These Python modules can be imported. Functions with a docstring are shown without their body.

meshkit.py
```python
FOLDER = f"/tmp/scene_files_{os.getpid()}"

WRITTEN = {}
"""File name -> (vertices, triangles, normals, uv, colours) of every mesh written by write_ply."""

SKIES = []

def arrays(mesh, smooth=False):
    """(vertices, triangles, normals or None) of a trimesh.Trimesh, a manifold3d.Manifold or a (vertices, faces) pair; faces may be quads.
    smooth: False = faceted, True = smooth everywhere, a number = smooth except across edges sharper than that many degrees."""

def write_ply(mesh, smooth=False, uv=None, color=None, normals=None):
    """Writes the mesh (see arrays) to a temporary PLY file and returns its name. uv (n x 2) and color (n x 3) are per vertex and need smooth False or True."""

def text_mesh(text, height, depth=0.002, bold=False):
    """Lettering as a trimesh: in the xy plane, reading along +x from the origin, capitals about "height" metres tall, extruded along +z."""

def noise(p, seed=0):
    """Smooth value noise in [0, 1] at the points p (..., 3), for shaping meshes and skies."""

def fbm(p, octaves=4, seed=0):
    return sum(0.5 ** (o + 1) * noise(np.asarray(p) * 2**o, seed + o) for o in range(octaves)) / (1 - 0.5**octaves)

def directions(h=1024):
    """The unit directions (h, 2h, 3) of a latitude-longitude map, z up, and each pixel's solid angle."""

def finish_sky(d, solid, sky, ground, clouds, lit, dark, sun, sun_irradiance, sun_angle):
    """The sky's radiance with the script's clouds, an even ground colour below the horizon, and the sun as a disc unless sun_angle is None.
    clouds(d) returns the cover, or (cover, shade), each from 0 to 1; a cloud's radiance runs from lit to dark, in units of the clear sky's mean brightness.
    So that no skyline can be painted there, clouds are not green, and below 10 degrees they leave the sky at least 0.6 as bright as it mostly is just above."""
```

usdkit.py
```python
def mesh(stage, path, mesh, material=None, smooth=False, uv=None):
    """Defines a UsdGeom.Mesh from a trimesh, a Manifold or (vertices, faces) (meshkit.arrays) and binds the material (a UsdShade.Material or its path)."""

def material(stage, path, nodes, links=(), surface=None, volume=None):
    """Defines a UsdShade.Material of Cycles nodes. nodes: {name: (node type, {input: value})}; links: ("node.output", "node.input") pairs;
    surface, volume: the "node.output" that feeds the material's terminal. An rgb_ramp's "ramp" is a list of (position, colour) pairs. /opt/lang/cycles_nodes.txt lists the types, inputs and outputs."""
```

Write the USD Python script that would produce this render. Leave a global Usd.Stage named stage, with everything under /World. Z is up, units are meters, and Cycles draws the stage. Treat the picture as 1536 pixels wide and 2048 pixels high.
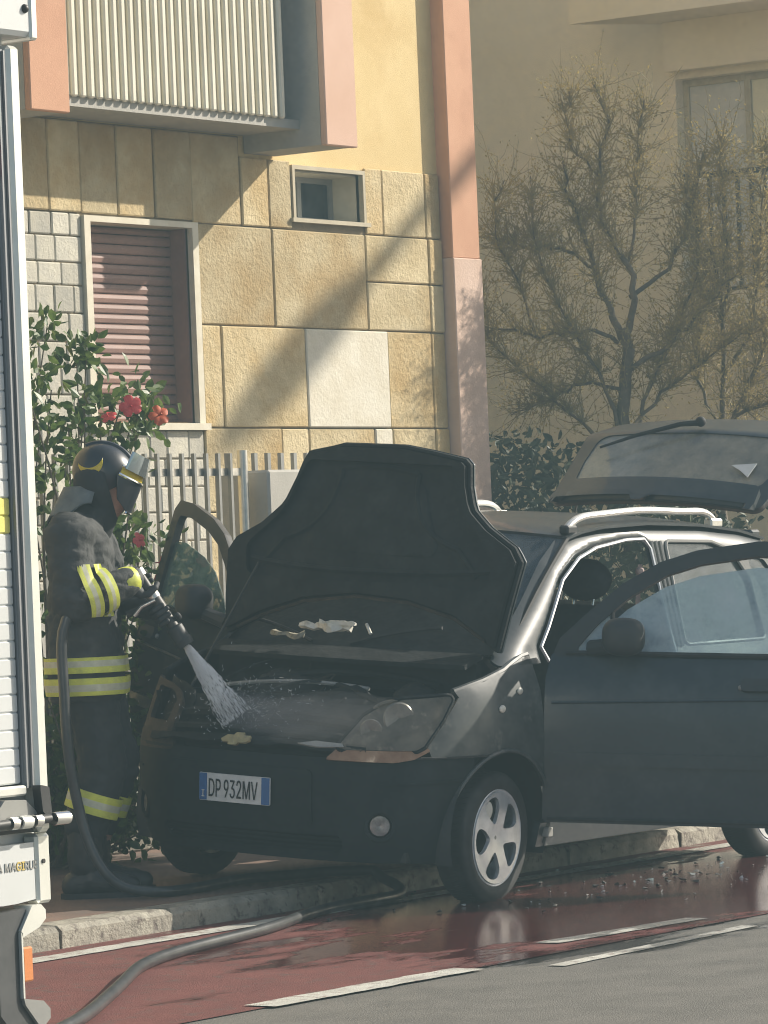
import math, random
import numpy as np, trimesh, manifold3d as m3, meshkit, usdkit
from scipy.spatial import Delaunay
import shapely
from shapely.geometry import Polygon, Point, LineString, box as sbox
from shapely import affinity
from pxr import Usd, UsdGeom, UsdLux, UsdShade, Gf, Sdf, Vt

stage = Usd.Stage.CreateInMemory()
UsdGeom.SetStageUpAxis(stage, UsdGeom.Tokens.z)
UsdGeom.SetStageMetersPerUnit(stage, 1.0)
UsdGeom.Xform.Define(stage, '/World'); UsdGeom.Scope.Define(stage, '/World/Looks')

# ------------------------------------------------------------------ camera
CAM = np.array([-13.756, -10.093, 1.399]); YAW, PITCH, ROLL, FPX = 0.6188, -0.0116, -0.0418, 8208.0
_v = np.array([math.cos(YAW)*math.cos(PITCH), math.sin(YAW)*math.cos(PITCH), -math.sin(PITCH)])
_r = np.array([math.sin(YAW), -math.cos(YAW), 0.0]); _u = np.cross(_r, _v)
_r, _u = math.cos(ROLL)*_r + math.sin(ROLL)*_u, -math.sin(ROLL)*_r + math.cos(ROLL)*_u
cam = UsdGeom.Camera.Define(stage, '/World/camera')
cam.AddTransformOp().Set(Gf.Matrix4d(*_r, 0, *_u, 0, *(-_v), 0, *CAM, 1))
cam.CreateHorizontalApertureAttr(36.0); cam.CreateVerticalApertureAttr(48.0)
cam.CreateFocalLengthAttr(36.0*FPX/1536); cam.CreateClippingRangeAttr(Gf.Vec2f(0.1, 500))
cam.CreateExposureAttr(0.58)
# ------------------------------------------------------------------ sky and sun
SUN = np.array([1.0, -0.604, 0.69]); SUN /= np.linalg.norm(SUN)
sky = UsdLux.DomeLight.Define(stage, '/World/sky')
sky.GetPrim().SetCustomDataByKey('kind', 'structure')
sm = usdkit.material(stage, '/World/Looks/sky', {
    's': ('sky_texture', dict(sky_type='single_scattering', sun_disc=False, sun_elevation=float(math.asin(SUN[2])), sun_rotation=float(math.atan2(SUN[0], SUN[1])), altitude=50.0, air_density=1.0, aerosol_density=2.5, ozone_density=1.0)),
    'b': ('background_shader', dict(strength=0.075))}, [('s.color', 'b.color')], surface='b.background')
UsdShade.MaterialBindingAPI.Apply(sky.GetPrim()).Bind(sm)
sun = UsdLux.DistantLight.Define(stage, '/World/sun')
sun.CreateNormalizeAttr(True); sun.CreateIntensityAttr(1.25); sun.CreateAngleAttr(0.53); sun.CreateColorAttr(Gf.Vec3f(1.0, 0.92, 0.80))
_x = np.cross([0, 0, 1.0], SUN); _x /= np.linalg.norm(_x); _y = np.cross(SUN, _x)
sun.AddTransformOp().Set(Gf.Matrix4d(*_x, 0, *_y, 0, *SUN, 0, 0, 0, 0, 1))

# ------------------------------------------------------------------ helpers: prims
_used = {}
def _num(parent, name):
    k = (parent, name); n = _used.get(k, 0); _used[k] = n+1
    return f'{parent}/{name}' if n == 0 else f'{parent}/{name}_{n:03d}'
def tag(path, label=None, cat=None, group=None, kind=None):
    pr = stage.GetPrimAtPath(path)
    for k, v in (('label', label), ('category', cat), ('group', group), ('kind', kind)):
        if v: pr.SetCustomDataByKey(k, v)
    return path
def thing(name, label=None, cat=None, group=None, kind=None, mtx=None, loc=None, rz=0):
    p = _num('/World', name); x = UsdGeom.Xform.Define(stage, p)
    if mtx is not None: x.AddTransformOp().Set(Gf.Matrix4d(*np.asarray(mtx, float).T.ravel()))
    elif loc is not None:
        x.AddTranslateOp().Set(Gf.Vec3d(*map(float, loc)))
        if rz: x.AddRotateZOp().Set(rz)
    return tag(p, label, cat, group, kind)
def part(parent, name, mesh, mat, smooth=35, label=None, kind=None):
    p = _num(parent, name)
    usdkit.mesh(stage, p, mesh, M[mat], smooth=smooth)
    return tag(p, label, None, None, kind)
def top(name, mesh, mat, label=None, cat=None, group=None, kind=None, smooth=35):
    p = part('/World', name, mesh, mat, smooth)
    return tag(p, label, cat, group, kind)

# ------------------------------------------------------------------ helpers: shapes
cat = trimesh.util.concatenate
def frame(d):
    d = np.asarray(d, float); d = d/np.linalg.norm(d)
    a = np.array([0, 0, 1.0]) if abs(d[2]) < .9 else np.array([1.0, 0, 0])
    x = np.cross(a, d); x /= np.linalg.norm(x); return x, np.cross(d, x), d
def box(x0, x1, y0, y1, z0, z1, ch=0.0):
    if ch <= 0:
        b = trimesh.creation.box((x1-x0, y1-y0, z1-z0)); b.apply_translation(((x0+x1)/2, (y0+y1)/2, (z0+z1)/2)); return b
    P = []
    for a in (0, 1):
        for b in (0, 1):
            for c in (0, 1):
                X, Y, Z = (x0, x1)[a], (y0, y1)[b], (z0, z1)[c]; s = [1-2*a, 1-2*b, 1-2*c]
                for k in range(3):
                    q = np.array([X, Y, Z], float)
                    for j in range(3):
                        if j != k: q[j] += s[j]*ch
                    P.append(q)
    return trimesh.convex.convex_hull(np.array(P))
def tube(path, r, n=10, cap=True, flat=1.0):
    path = np.asarray(path, float); m = len(path); r = np.broadcast_to(np.asarray(r, float), (m,))
    T = np.gradient(path, axis=0); T /= np.linalg.norm(T, axis=1)[:, None]+1e-12
    x, y, _ = frame(T[0]); V = []
    a = np.linspace(0, 2*np.pi, n, endpoint=False)
    for i in range(m):
        x = x-T[i]*(x@T[i]); x /= np.linalg.norm(x); y = np.cross(T[i], x)
        V.append(path[i]+r[i]*(np.cos(a)[:, None]*x*flat+np.sin(a)[:, None]*y))
    V = np.vstack(V); Fc = []
    for i in range(m-1):
        for j in range(n):
            k = (j+1) % n; Fc += [[i*n+j, i*n+k, (i+1)*n+k], [i*n+j, (i+1)*n+k, (i+1)*n+j]]
    if cap:
        V = np.vstack([V, path[0], path[-1]]); c0, c1 = m*n, m*n+1
        for j in range(n):
            k = (j+1) % n; Fc += [[c0, k, j], [c1, (m-1)*n+j, (m-1)*n+k]]
    return trimesh.Trimesh(V, Fc, process=False)
def cyl(p0, p1, r, r2=None, n=12):
    return tube([p0, p1], [r, r if r2 is None else r2], n)
def spline(P, n=40):
    from scipy.interpolate import CubicSpline
    P = np.asarray(P, float); t = np.r_[0, np.cumsum(np.linalg.norm(np.diff(P, axis=0), axis=1))]
    return CubicSpline(t, P)(np.linspace(0, t[-1], n))
def ball(c, r, sub=2, sc=(1, 1, 1)):
    s = trimesh.creation.icosphere(subdivisions=sub, radius=1.0); s.vertices = s.vertices*np.asarray(sc)*r+np.asarray(c); return s
def lathe(prof, n=40, axis='y'):
    prof = np.asarray(prof, float); a = np.linspace(0, 2*np.pi, n, endpoint=False); m = len(prof); V = []
    for rr, h in prof:
        c, s = rr*np.cos(a), rr*np.sin(a); hh = np.full(n, h)
        V.append(np.stack([c, hh, s], 1) if axis == 'y' else np.stack([c, s, hh], 1))
    V = np.vstack(V); Fc = []
    for i in range(m-1):
        for j in range(n):
            k = (j+1) % n; Fc += [[i*n+j, (i+1)*n+k, i*n+k], [i*n+j, (i+1)*n+j, (i+1)*n+k]]
    return trimesh.Trimesh(V, Fc, process=False)
def tri2d(poly, res):
    poly = shapely.segmentize(poly, res); pts = []
    polys = list(getattr(poly, 'geoms', [poly]))
    for g in polys:
        for ring in [g.exterior, *g.interiors]: pts.append(np.asarray(ring.coords)[:-1])
    x0, y0, x1, y1 = poly.bounds
    gx, gy = np.meshgrid(np.arange(x0+res/2, x1, res), np.arange(y0+res/2, y1, res)); g = np.stack([gx.ravel(), gy.ravel()], 1)
    g[:, 0] += (np.round((g[:, 1]-y0)/res) % 2)*res*.4
    inn = poly.buffer(-res*.45)
    if not inn.is_empty and len(g): pts.append(g[shapely.contains_xy(inn, g[:, 0], g[:, 1])])
    P = np.unique(np.round(np.vstack(pts), 6), axis=0)
    T = Delaunay(P).simplices; c = P[T].mean(1)
    a = P[T]; area = (a[:, 1, 0]-a[:, 0, 0])*(a[:, 2, 1]-a[:, 0, 1])-(a[:, 2, 0]-a[:, 0, 0])*(a[:, 1, 1]-a[:, 0, 1])
    ok = shapely.contains_xy(poly, c[:, 0], c[:, 1]) & (np.abs(area) > 1e-9)
    T = T[ok]; neg = area[ok] < 0; T[neg] = T[neg][:, ::-1]
    return P, T
def solid(V, T, t):
    """thickens the open surface V,T by t against its normals"""
    m = trimesh.Trimesh(V, T, process=False); N = np.zeros_like(V)
    fn = np.cross(V[T[:, 1]]-V[T[:, 0]], V[T[:, 2]]-V[T[:, 0]])
    for k in range(3): np.add.at(N, T[:, k], fn)
    N /= np.linalg.norm(N, axis=1)[:, None]+1e-12
    W = V-N*t; n = len(V)
    E = np.sort(np.vstack([T[:, [0, 1]], T[:, [1, 2]], T[:, [2, 0]]]), 1); Eo = np.vstack([T[:, [0, 1]], T[:, [1, 2]], T[:, [2, 0]]])
    _, inv, cnt = np.unique(E, axis=0, return_inverse=True, return_counts=True); b = Eo[cnt[inv.ravel()] == 1]
    S = np.vstack([np.stack([b[:, 1], b[:, 0], b[:, 0]+n], 1), np.stack([b[:, 1], b[:, 0]+n, b[:, 1]+n], 1)]) if len(b) else np.zeros((0, 3), int)
    return trimesh.Trimesh(np.vstack([V, W]), np.vstack([T, T[:, ::-1]+n, S]), process=False)
def patch(poly, f, res=.05, t=.01, flip=False):
    P, T = tri2d(poly, res); V = np.asarray(f(P[:, 0], P[:, 1]), float)
    if V.shape[0] == 3 and V.shape[1] != 3 or V.shape == (3, 3) and False: V = V.T
    if flip: T = T[:, ::-1]
    return solid(V, T, t) if t else trimesh.Trimesh(V, T, process=False)
def st(*a): return np.stack(np.broadcast_arrays(*a), 1)
def rnd(poly, r): return poly.buffer(-r).buffer(2*r).buffer(-r)
def extr(poly, f0, f1, res=1e9):
    """prism between two mappings of the same 2-D outline"""
    P, T = tri2d(poly, res if res < 1e8 else max(poly.bounds[2]-poly.bounds[0], poly.bounds[3]-poly.bounds[1])*3)
    A, B = f0(P[:, 0], P[:, 1]), f1(P[:, 0], P[:, 1]); n = len(P)
    Eo = np.vstack([T[:, [0, 1]], T[:, [1, 2]], T[:, [2, 0]]]); E = np.sort(Eo, 1)
    _, inv, cnt = np.unique(E, axis=0, return_inverse=True, return_counts=True); b = Eo[cnt[inv.ravel()] == 1]
    S = np.vstack([np.stack([b[:, 1], b[:, 0], b[:, 0]+n], 1), np.stack([b[:, 1], b[:, 0]+n, b[:, 1]+n], 1)])
    return trimesh.Trimesh(np.vstack([A, B]), np.vstack([T, T[:, ::-1]+n, S]), process=False)
def xf(mesh, R=None, t=None):
    m = mesh.copy()
    if R is not None: m.vertices = m.vertices@np.asarray(R).T
    if t is not None: m.vertices = m.vertices+np.asarray(t)
    return m
def Rz(a): c, s = math.cos(a), math.sin(a); return np.array([[c, -s, 0], [s, c, 0], [0, 0, 1.0]])
def Rx(a): c, s = math.cos(a), math.sin(a); return np.array([[1.0, 0, 0], [0, c, -s], [0, s, c]])
def Ry(a): c, s = math.cos(a), math.sin(a); return np.array([[c, 0, s], [0, 1.0, 0], [-s, 0, c]])

# ------------------------------------------------------------------ materials
M = {}
def mat(name, c1, c2=None, rough=.6, metal=0., scale=6., detail=6., bump=0., bscale=40., coat=0., spec=.5, lo=.35, hi=.65, c3=None, scale3=1.5, lo3=.5, hi3=.7, stretch=(1, 1, 1), rough2=None, sheen=0., rand=0.):
    c2 = c1 if c2 is None else c2
    n = {'g': ('geometry', {}), 'mp': ('mapping', dict(mapping_type='point', scale=stretch)), 'n': ('noise_texture', dict(scale=float(scale), detail=float(detail), roughness=.6)),
         'r': ('rgb_ramp', dict(ramp=[(0., c1), (lo, c1), (hi, c2), (1., c2)])), 'p': ('principled_bsdf', dict(roughness=float(rough), metallic=float(metal), specular_ior_level=float(spec), coat_weight=float(coat), coat_roughness=.08))}
    L = [('g.position', 'mp.vector'), ('mp.vector', 'n.vector'), ('n.fac', 'r.fac')]; col = 'r.color'
    if rand:   # each piece is cut from another part of the block
        n['oi'] = ('object_info', {}); n['sh'] = ('vector_math', dict(math_type='multiply_add', vector2=(37., 19., 53.)))
        L[0:1] = [('oi.random', 'sh.vector1'), ('g.position', 'sh.vector3'), ('sh.vector', 'mp.vector')]
    if c3 is not None:
        n['n3'] = ('noise_texture', dict(scale=float(scale3), detail=5., roughness=.65)); n['r3'] = ('rgb_ramp', dict(ramp=[(0., (0, 0, 0)), (lo3, (0, 0, 0)), (hi3, (1, 1, 1)), (1., (1, 1, 1))]))
        n['m3'] = ('mix', dict(mix_type='mix', color2=c3)); L += [('mp.vector', 'n3.vector'), ('n3.fac', 'r3.fac'), ('r3.color', 'm3.fac'), (col, 'm3.color1')]; col = 'm3.color'
    if rand:
        n['mr'] = ('map_range', dict(from_min=0., from_max=1., to_min=1.-rand, to_max=1.+rand)); n['hv'] = ('hsv', dict(hue=.5, saturation=1., fac=1.))
        L += [('oi.random', 'mr.value'), ('mr.result', 'hv.value'), (col, 'hv.color')]; col = 'hv.color'
    L.append((col, 'p.base_color'))
    if rough2 is not None:
        n['rr'] = ('map_range', dict(from_min=.35, from_max=.65, to_min=float(rough), to_max=float(rough2), clamp=True)); L += [('n.fac', 'rr.value'), ('rr.result', 'p.roughness')]
    if bump:
        n['bn'] = ('noise_texture', dict(scale=float(bscale), detail=6., roughness=.65)); n['b'] = ('bump', dict(strength=1.0, distance=float(bump)))
        L += [('mp.vector', 'bn.vector'), ('bn.fac', 'b.height'), ('b.normal', 'p.normal')]
    M[name] = usdkit.material(stage, f'/World/Looks/{name}', n, L, surface='p.BSDF')
def glass(name, tint=(.75, .85, .83), gloss=(.9, .95, 1.0), rough=.02, dirt_glare=0.0, dirt_glare_c=(.5, .53, .52)):
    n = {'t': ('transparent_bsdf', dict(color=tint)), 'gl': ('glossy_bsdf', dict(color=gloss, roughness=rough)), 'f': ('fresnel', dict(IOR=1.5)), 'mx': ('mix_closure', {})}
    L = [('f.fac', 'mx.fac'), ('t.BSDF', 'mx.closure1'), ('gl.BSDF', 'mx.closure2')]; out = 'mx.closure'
    if dirt_glare:  # diffuse film: dirt, and on some panes a painted reflection
        n['d'] = ('diffuse_bsdf', dict(color=dirt_glare_c)); n['m2'] = ('mix_closure', {}); n['g'] = ('geometry', {}); n['n'] = ('noise_texture', dict(scale=7., detail=6., roughness=.65))
        n['mr'] = ('map_range', dict(from_min=.3, from_max=.75, to_min=dirt_glare*.4, to_max=dirt_glare*1.6, clamp=True))
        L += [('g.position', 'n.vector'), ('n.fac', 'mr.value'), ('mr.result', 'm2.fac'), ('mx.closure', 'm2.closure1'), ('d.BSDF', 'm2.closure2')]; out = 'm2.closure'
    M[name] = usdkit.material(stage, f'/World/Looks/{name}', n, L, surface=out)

mat('asphalt', (.075, .073, .068), (.115, .11, .10), rough=.85, scale=3., bump=.004, bscale=180., c3=(.16, .155, .14), scale3=140., lo3=.55, hi3=.68)
mat('red_paint', (.15, .042, .033), (.20, .058, .045), rough=.6, scale=4., bump=.002, bscale=160., c3=(.10, .05, .045), scale3=3., lo3=.52, hi3=.75, rough2=.75)
mat('white_paint', (.62, .62, .56), (.45, .44, .39), rough=.6, scale=14., c3=(.24, .18, .16), scale3=30., lo3=.58, hi3=.7)
mat('pavement', (.16, .10, .075), (.21, .135, .10), rough=.8, scale=2.5, bump=.003, bscale=90., c3=(.13, .11, .095), scale3=1.7)
mat('kerb_stone', (.34, .32, .26), (.22, .20, .165), rough=.85, scale=9., bump=.012, bscale=35., c3=(.12, .10, .085), scale3=22., lo3=.55, hi3=.66, rand=.15)
mat('soil', (.09, .07, .05), (.14, .11, .08), rough=.95, scale=6., bump=.01, bscale=30.)
mat('stone_panel', (.42, .33, .175), (.56, .465, .28), rough=.85, scale=3.2, bump=.012, bscale=34., c3=(.40, .265, .095), scale3=1.5, lo3=.44, hi3=.70, rand=.17)
mat('stone_pale', (.60, .55, .43), (.66, .62, .51), rough=.8, scale=6., bump=.005, bscale=38.)
mat('stone_block', (.42, .40, .34), (.50, .47, .38), rough=.85, scale=6., bump=.006, bscale=45., rand=.22)
mat('plaster_yellow', (.62, .47, .22), (.68, .53, .27), rough=.9, scale=2.2, bump=.003, bscale=120., c3=(.56, .40, .17), scale3=1.2)
mat('plaster_beige', (.74, .65, .47), (.78, .70, .53), rough=.9, scale=1.4, bump=.003, bscale=120., c3=(.76, .64, .50), scale3=.7)
mat('terracotta', (.52, .275, .165), (.56, .31, .19), rough=.85, scale=3., bump=.002, bscale=150., c3=(.46, .24, .14), scale3=1.6)
mat('terracotta_glare', (.56, .36, .26), (.60, .40, .30), rough=.85, scale=3.)  # fin terracotta with windscreen glare lightened into the colour
mat('pink_stone', (.55, .39, .30), (.60, .44, .35), rough=.85, scale=5., bump=.003, bscale=70.)
mat('low_wall', (.15, .14, .115), (.21, .195, .16), rough=.9, scale=5., bump=.004, bscale=60.)
mat('concrete', (.36, .35, .31), (.42, .40, .36), rough=.9, scale=3., bump=.002, bscale=80.)
mat('corrugated', (.60, .56, .44), (.68, .64, .52), rough=.6, scale=3.)
mat('joint_dark', (.22, .17, .10), (.27, .21, .13), rough=.95)
mat('frame_stone', (.46, .41, .30), (.40, .35, .25), rough=.8, scale=10.)
mat('frame_cream', (.62, .58, .46), (.55, .50, .38), rough=.6, scale=10.)
mat('shutter_red', (.205, .112, .086), (.25, .140, .108), rough=.6, scale=4., c3=(.20, .115, .10), scale3=5., rand=.10)
mat('shutter_grey', (.52, .51, .49), (.58, .57, .55), rough=.6)
mat('curtain', (.70, .66, .50), rough=.8)
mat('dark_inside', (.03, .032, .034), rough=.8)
mat('iron_dark', (.035, .035, .034), (.06, .055, .05), rough=.5, metal=.3)
mat('picket_grey', (.20, .20, .185), (.28, .28, .26), rough=.5, scale=8.)
mat('steel_bright', (.62, .61, .58), (.5, .49, .46), rough=.35, metal=.9, scale=20.)
mat('grey_metal', (.22, .22, .21), (.28, .28, .26), rough=.5, scale=5.)
mat('leaf', (.045, .085, .022), (.10, .15, .04), rough=.45, scale=9., lo=.3, hi=.7)
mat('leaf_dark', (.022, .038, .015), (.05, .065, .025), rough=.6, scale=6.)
mat('flower_red', (.62, .045, .05), (.70, .10, .09), rough=.55, scale=30.)
mat('flower_orange', (.52, .10, .02), (.45, .07, .02), rough=.55, scale=30.)
mat('bark', (.10, .08, .055), (.17, .14, .10), rough=.9, scale=14., bump=.008, bscale=30.)
mat('twig_olive', (.20, .155, .075), (.32, .26, .13), rough=.8, scale=3., lo=.3, hi=.7)
# car
mat('car_paint', (.014, .022, .027), (.022, .031, .036), rough=.42, scale=3., coat=.3, c3=(.048, .057, .058), scale3=4., lo3=.48, hi3=.78)
mat('scorched_paint', (.030, .036, .038), (.10, .105, .10), rough=.55, scale=5., coat=.15, c3=(.17, .17, .155), scale3=9., lo3=.56, hi3=.75, rough2=.35, lo=.4, hi=.7)
mat('burnt_black', (.008, .010, .011), (.02, .023, .024), rough=.75, scale=8., bump=.006, bscale=35., spec=.25, c3=(.032, .036, .037), scale3=3.5, lo3=.52, hi3=.75)
mat('lamp_dim', (.13, .125, .11), (.22, .21, .18), rough=.35, metal=.3, scale=20.)
mat('lamp_dull', (.20, .20, .19), (.35, .34, .32), rough=.3, metal=.6, scale=40.)
mat('guard_dark', (.045, .048, .05), (.07, .073, .075), rough=.5, scale=10.)
mat('burnt_rust', (.028, .020, .014), (.062, .044, .030), rough=.85, scale=12., bump=.006, bscale=50.)
mat('bumper_black', (.012, .017, .020), (.022, .028, .031), rough=.72, spec=.18, scale=4., c3=(.032, .037, .039), scale3=5., lo3=.55, hi3=.8)
mat('rubber', (.012, .012, .013), (.03, .03, .03), rough=.75, scale=12.)
mat('alloy', (.62, .64, .66), (.50, .52, .54), rough=.38, metal=.55, scale=16.)
mat('chrome', (.80, .80, .78), rough=.18, metal=1.0)
mat('rail_silver', (.72, .72, .68), rough=.32, metal=.9)
mat('lamp_cloudy', (.065, .057, .042), (.13, .112, .082), rough=.5, scale=10., coat=.1, c3=(.26, .22, .165), scale3=14., lo3=.55, hi3=.75)
mat('turn_orange', (.20, .095, .04), (.27, .155, .085), rough=.35, scale=18., coat=.4)
mat('plate_white', (.66, .67, .66), (.58, .59, .58), rough=.45, scale=25.)
mat('plate_blue', (.035, .12, .32), rough=.45)
mat('letter_black', (.012, .012, .014), rough=.5)
mat('gold', (.66, .54, .28), (.5, .42, .25), rough=.35, metal=.6, scale=40.)
mat('seat_cloth', (.025, .027, .03), (.04, .042, .045), rough=.9, scale=30.)
mat('ash_grey', (.38, .36, .28), (.22, .20, .15), rough=.85, scale=30.)
mat('ash_white', (.72, .69, .60), (.45, .42, .34), rough=.8, scale=22., lo=.5, hi=.7)
mat('pinkish', (.5, .36, .32), rough=.6)
glass('car_glass', (.62, .74, .73), dirt_glare=.10)
glass('lid_glass', (.80, .84, .82), dirt_glare=.34, dirt_glare_c=(.52, .48, .38))  # tan film paints in the reflection of the sunlit wall
glass('door_glass', (.66, .76, .76), dirt_glare=.40, dirt_glare_c=(.64, .70, .69))  # pale film paints in the reflection of bright buildings opposite
glass('green_glass', (.60, .70, .62), dirt_glare=.18, dirt_glare_c=(.42, .50, .42))
glass('house_glass', (.5, .58, .6), dirt_glare=.05)
# people
mat('turnout', (.030, .032, .032), (.048, .050, .048), rough=.85, scale=7., bump=.010, bscale=14., c3=(.07, .07, .065), scale3=5., lo3=.55, hi3=.8)
mat('turnout_dark', (.016, .018, .020), (.03, .033, .034), rough=.85, scale=7., bump=.010, bscale=14.)
mat('reflect_yellow', (.62, .66, .09), (.50, .54, .10), rough=.5, scale=25.)
mat('reflect_silver', (.55, .56, .42), (.45, .46, .33), rough=.45, scale=30.)
mat('helmet_black', (.012, .016, .022), (.02, .024, .03), rough=.38, coat=.25, scale=9.)
mat('helmet_yellow', (.55, .42, .03), rough=.35)
mat('visor', (.45, .50, .50), rough=.08, metal=.8)
mat('neck_cloth', (.10, .115, .12), (.15, .17, .17), rough=.7, scale=15.)
mat('skin', (.40, .22, .16), rough=.55)
mat('glove', (.02, .022, .024), (.04, .042, .044), rough=.7, scale=20.)
mat('boot', (.014, .014, .015), (.03, .03, .03), rough=.5, scale=15.)
mat('hose', (.018, .020, .022), (.045, .047, .048), rough=.42, scale=10., coat=.3)
# truck
mat('truck_white', (.62, .64, .64), (.58, .60, .59), rough=.35, scale=2., coat=.3)
mat('truck_red', (.42, .02, .03), rough=.35, coat=.4)
mat('alu', (.74, .75, .70), (.66, .67, .62), rough=.38, metal=.5, scale=8.)
mat('alu_groove', (.25, .26, .27), rough=.5, metal=.4)
mat('yellow_tape', (.78, .72, .20), (.72, .66, .16), rough=.4, scale=60.)
mat('marker_orange', (.62, .22, .07), rough=.4)
mat('black_plastic', (.02, .022, .023), (.03, .032, .033), rough=.55)
mat('text_grey', (.30, .30, .28), rough=.6)
mat('text_gold', (.55, .42, .12), rough=.6)
mat('debris', (.02, .02, .02), (.06, .055, .05), rough=.7, scale=30.)
glass('glass_chip', (.8, .9, .9), rough=.05, dirt_glare=.3, dirt_glare_c=(.8, .85, .85))
def wetmat(name, c1, c2, c3, sc3, ctr, rad, ang=0., dark=.42):
    # dry surface with an irregular wet stain: darker and mirror-smooth where the water lies
    n = {'g': ('geometry', {}), 'n': ('noise_texture', dict(scale=4., detail=6., roughness=.6)), 'r': ('rgb_ramp', dict(ramp=[(0., c1), (.35, c1), (.65, c2), (1., c2)])),
         'n3': ('noise_texture', dict(scale=float(sc3), detail=4., roughness=.6)), 'r3': ('rgb_ramp', dict(ramp=[(0., (0, 0, 0)), (.54, (0, 0, 0)), (.70, (1, 1, 1)), (1., (1, 1, 1))])), 'm3': ('mix', dict(mix_type='mix', color2=c3)),
         'mp': ('mapping', dict(mapping_type='texture', location=(ctr[0], ctr[1], 0.), rotation=(0., 0., ang), scale=(rad[0], rad[1], 1.))), 'ln': ('vector_math', dict(math_type='length')),
         'mw': ('mapping', dict(mapping_type='point', scale=(.55, 1.6, 1.))), 'nw': ('noise_texture', dict(scale=1.6, detail=6., roughness=.62)),
         'k': ('math', dict(math_type='multiply_add', value2=-2.6, value3=2.3)), 'a': ('math', dict(math_type='subtract')), 'w': ('map_range', dict(from_min=-.10, from_max=.16, to_min=0., to_max=1., clamp=True)),
         'dk': ('mix', dict(mix_type='multiply', color2=(dark, dark, dark*1.05))), 'ro': ('map_range', dict(from_min=.15, from_max=.85, to_min=.78, to_max=.045, clamp=True)),
         'bn': ('noise_texture', dict(scale=170., detail=4., roughness=.6)), 'bw': ('map_range', dict(from_min=.2, from_max=.9, to_min=1., to_max=.04, clamp=True)), 'b': ('bump', dict(distance=.008)),
         'p': ('principled_bsdf', dict(specular_ior_level=.5))}
    L = [('g.position', 'n.vector'), ('n.fac', 'r.fac'), ('g.position', 'n3.vector'), ('n3.fac', 'r3.fac'), ('r3.color', 'm3.fac'), ('r.color', 'm3.color1'),
         ('g.position', 'mp.vector'), ('mp.vector', 'ln.vector1'), ('g.position', 'mw.vector'), ('mw.vector', 'nw.vector'), ('nw.fac', 'k.value1'), ('k.value', 'a.value1'), ('ln.value', 'a.value2'), ('a.value', 'w.value'),
         ('m3.color', 'dk.color1'), ('w.result', 'dk.fac'), ('dk.color', 'p.base_color'), ('w.result', 'ro.value'), ('ro.result', 'p.roughness'),
         ('g.position', 'bn.vector'), ('bn.fac', 'b.height'), ('w.result', 'bw.value'), ('bw.result', 'b.strength'), ('b.normal', 'p.normal')]
    M[name] = usdkit.material(stage, f'/World/Looks/{name}', n, L, surface='p.BSDF')
WC, WR = (1.0, -1.5), (3.3, 1.25)
wetmat('asphalt', (.115, .110, .098), (.16, .152, .134), (.27, .255, .225), 120., WC, WR)
wetmat('red_paint', (.135, .037, .031), (.175, .052, .043), (.10, .062, .054), 14., WC, WR)
wetmat('white_paint', (.62, .62, .56), (.45, .44, .39), (.24, .17, .15), 24., WC, WR, dark=.6)
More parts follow.
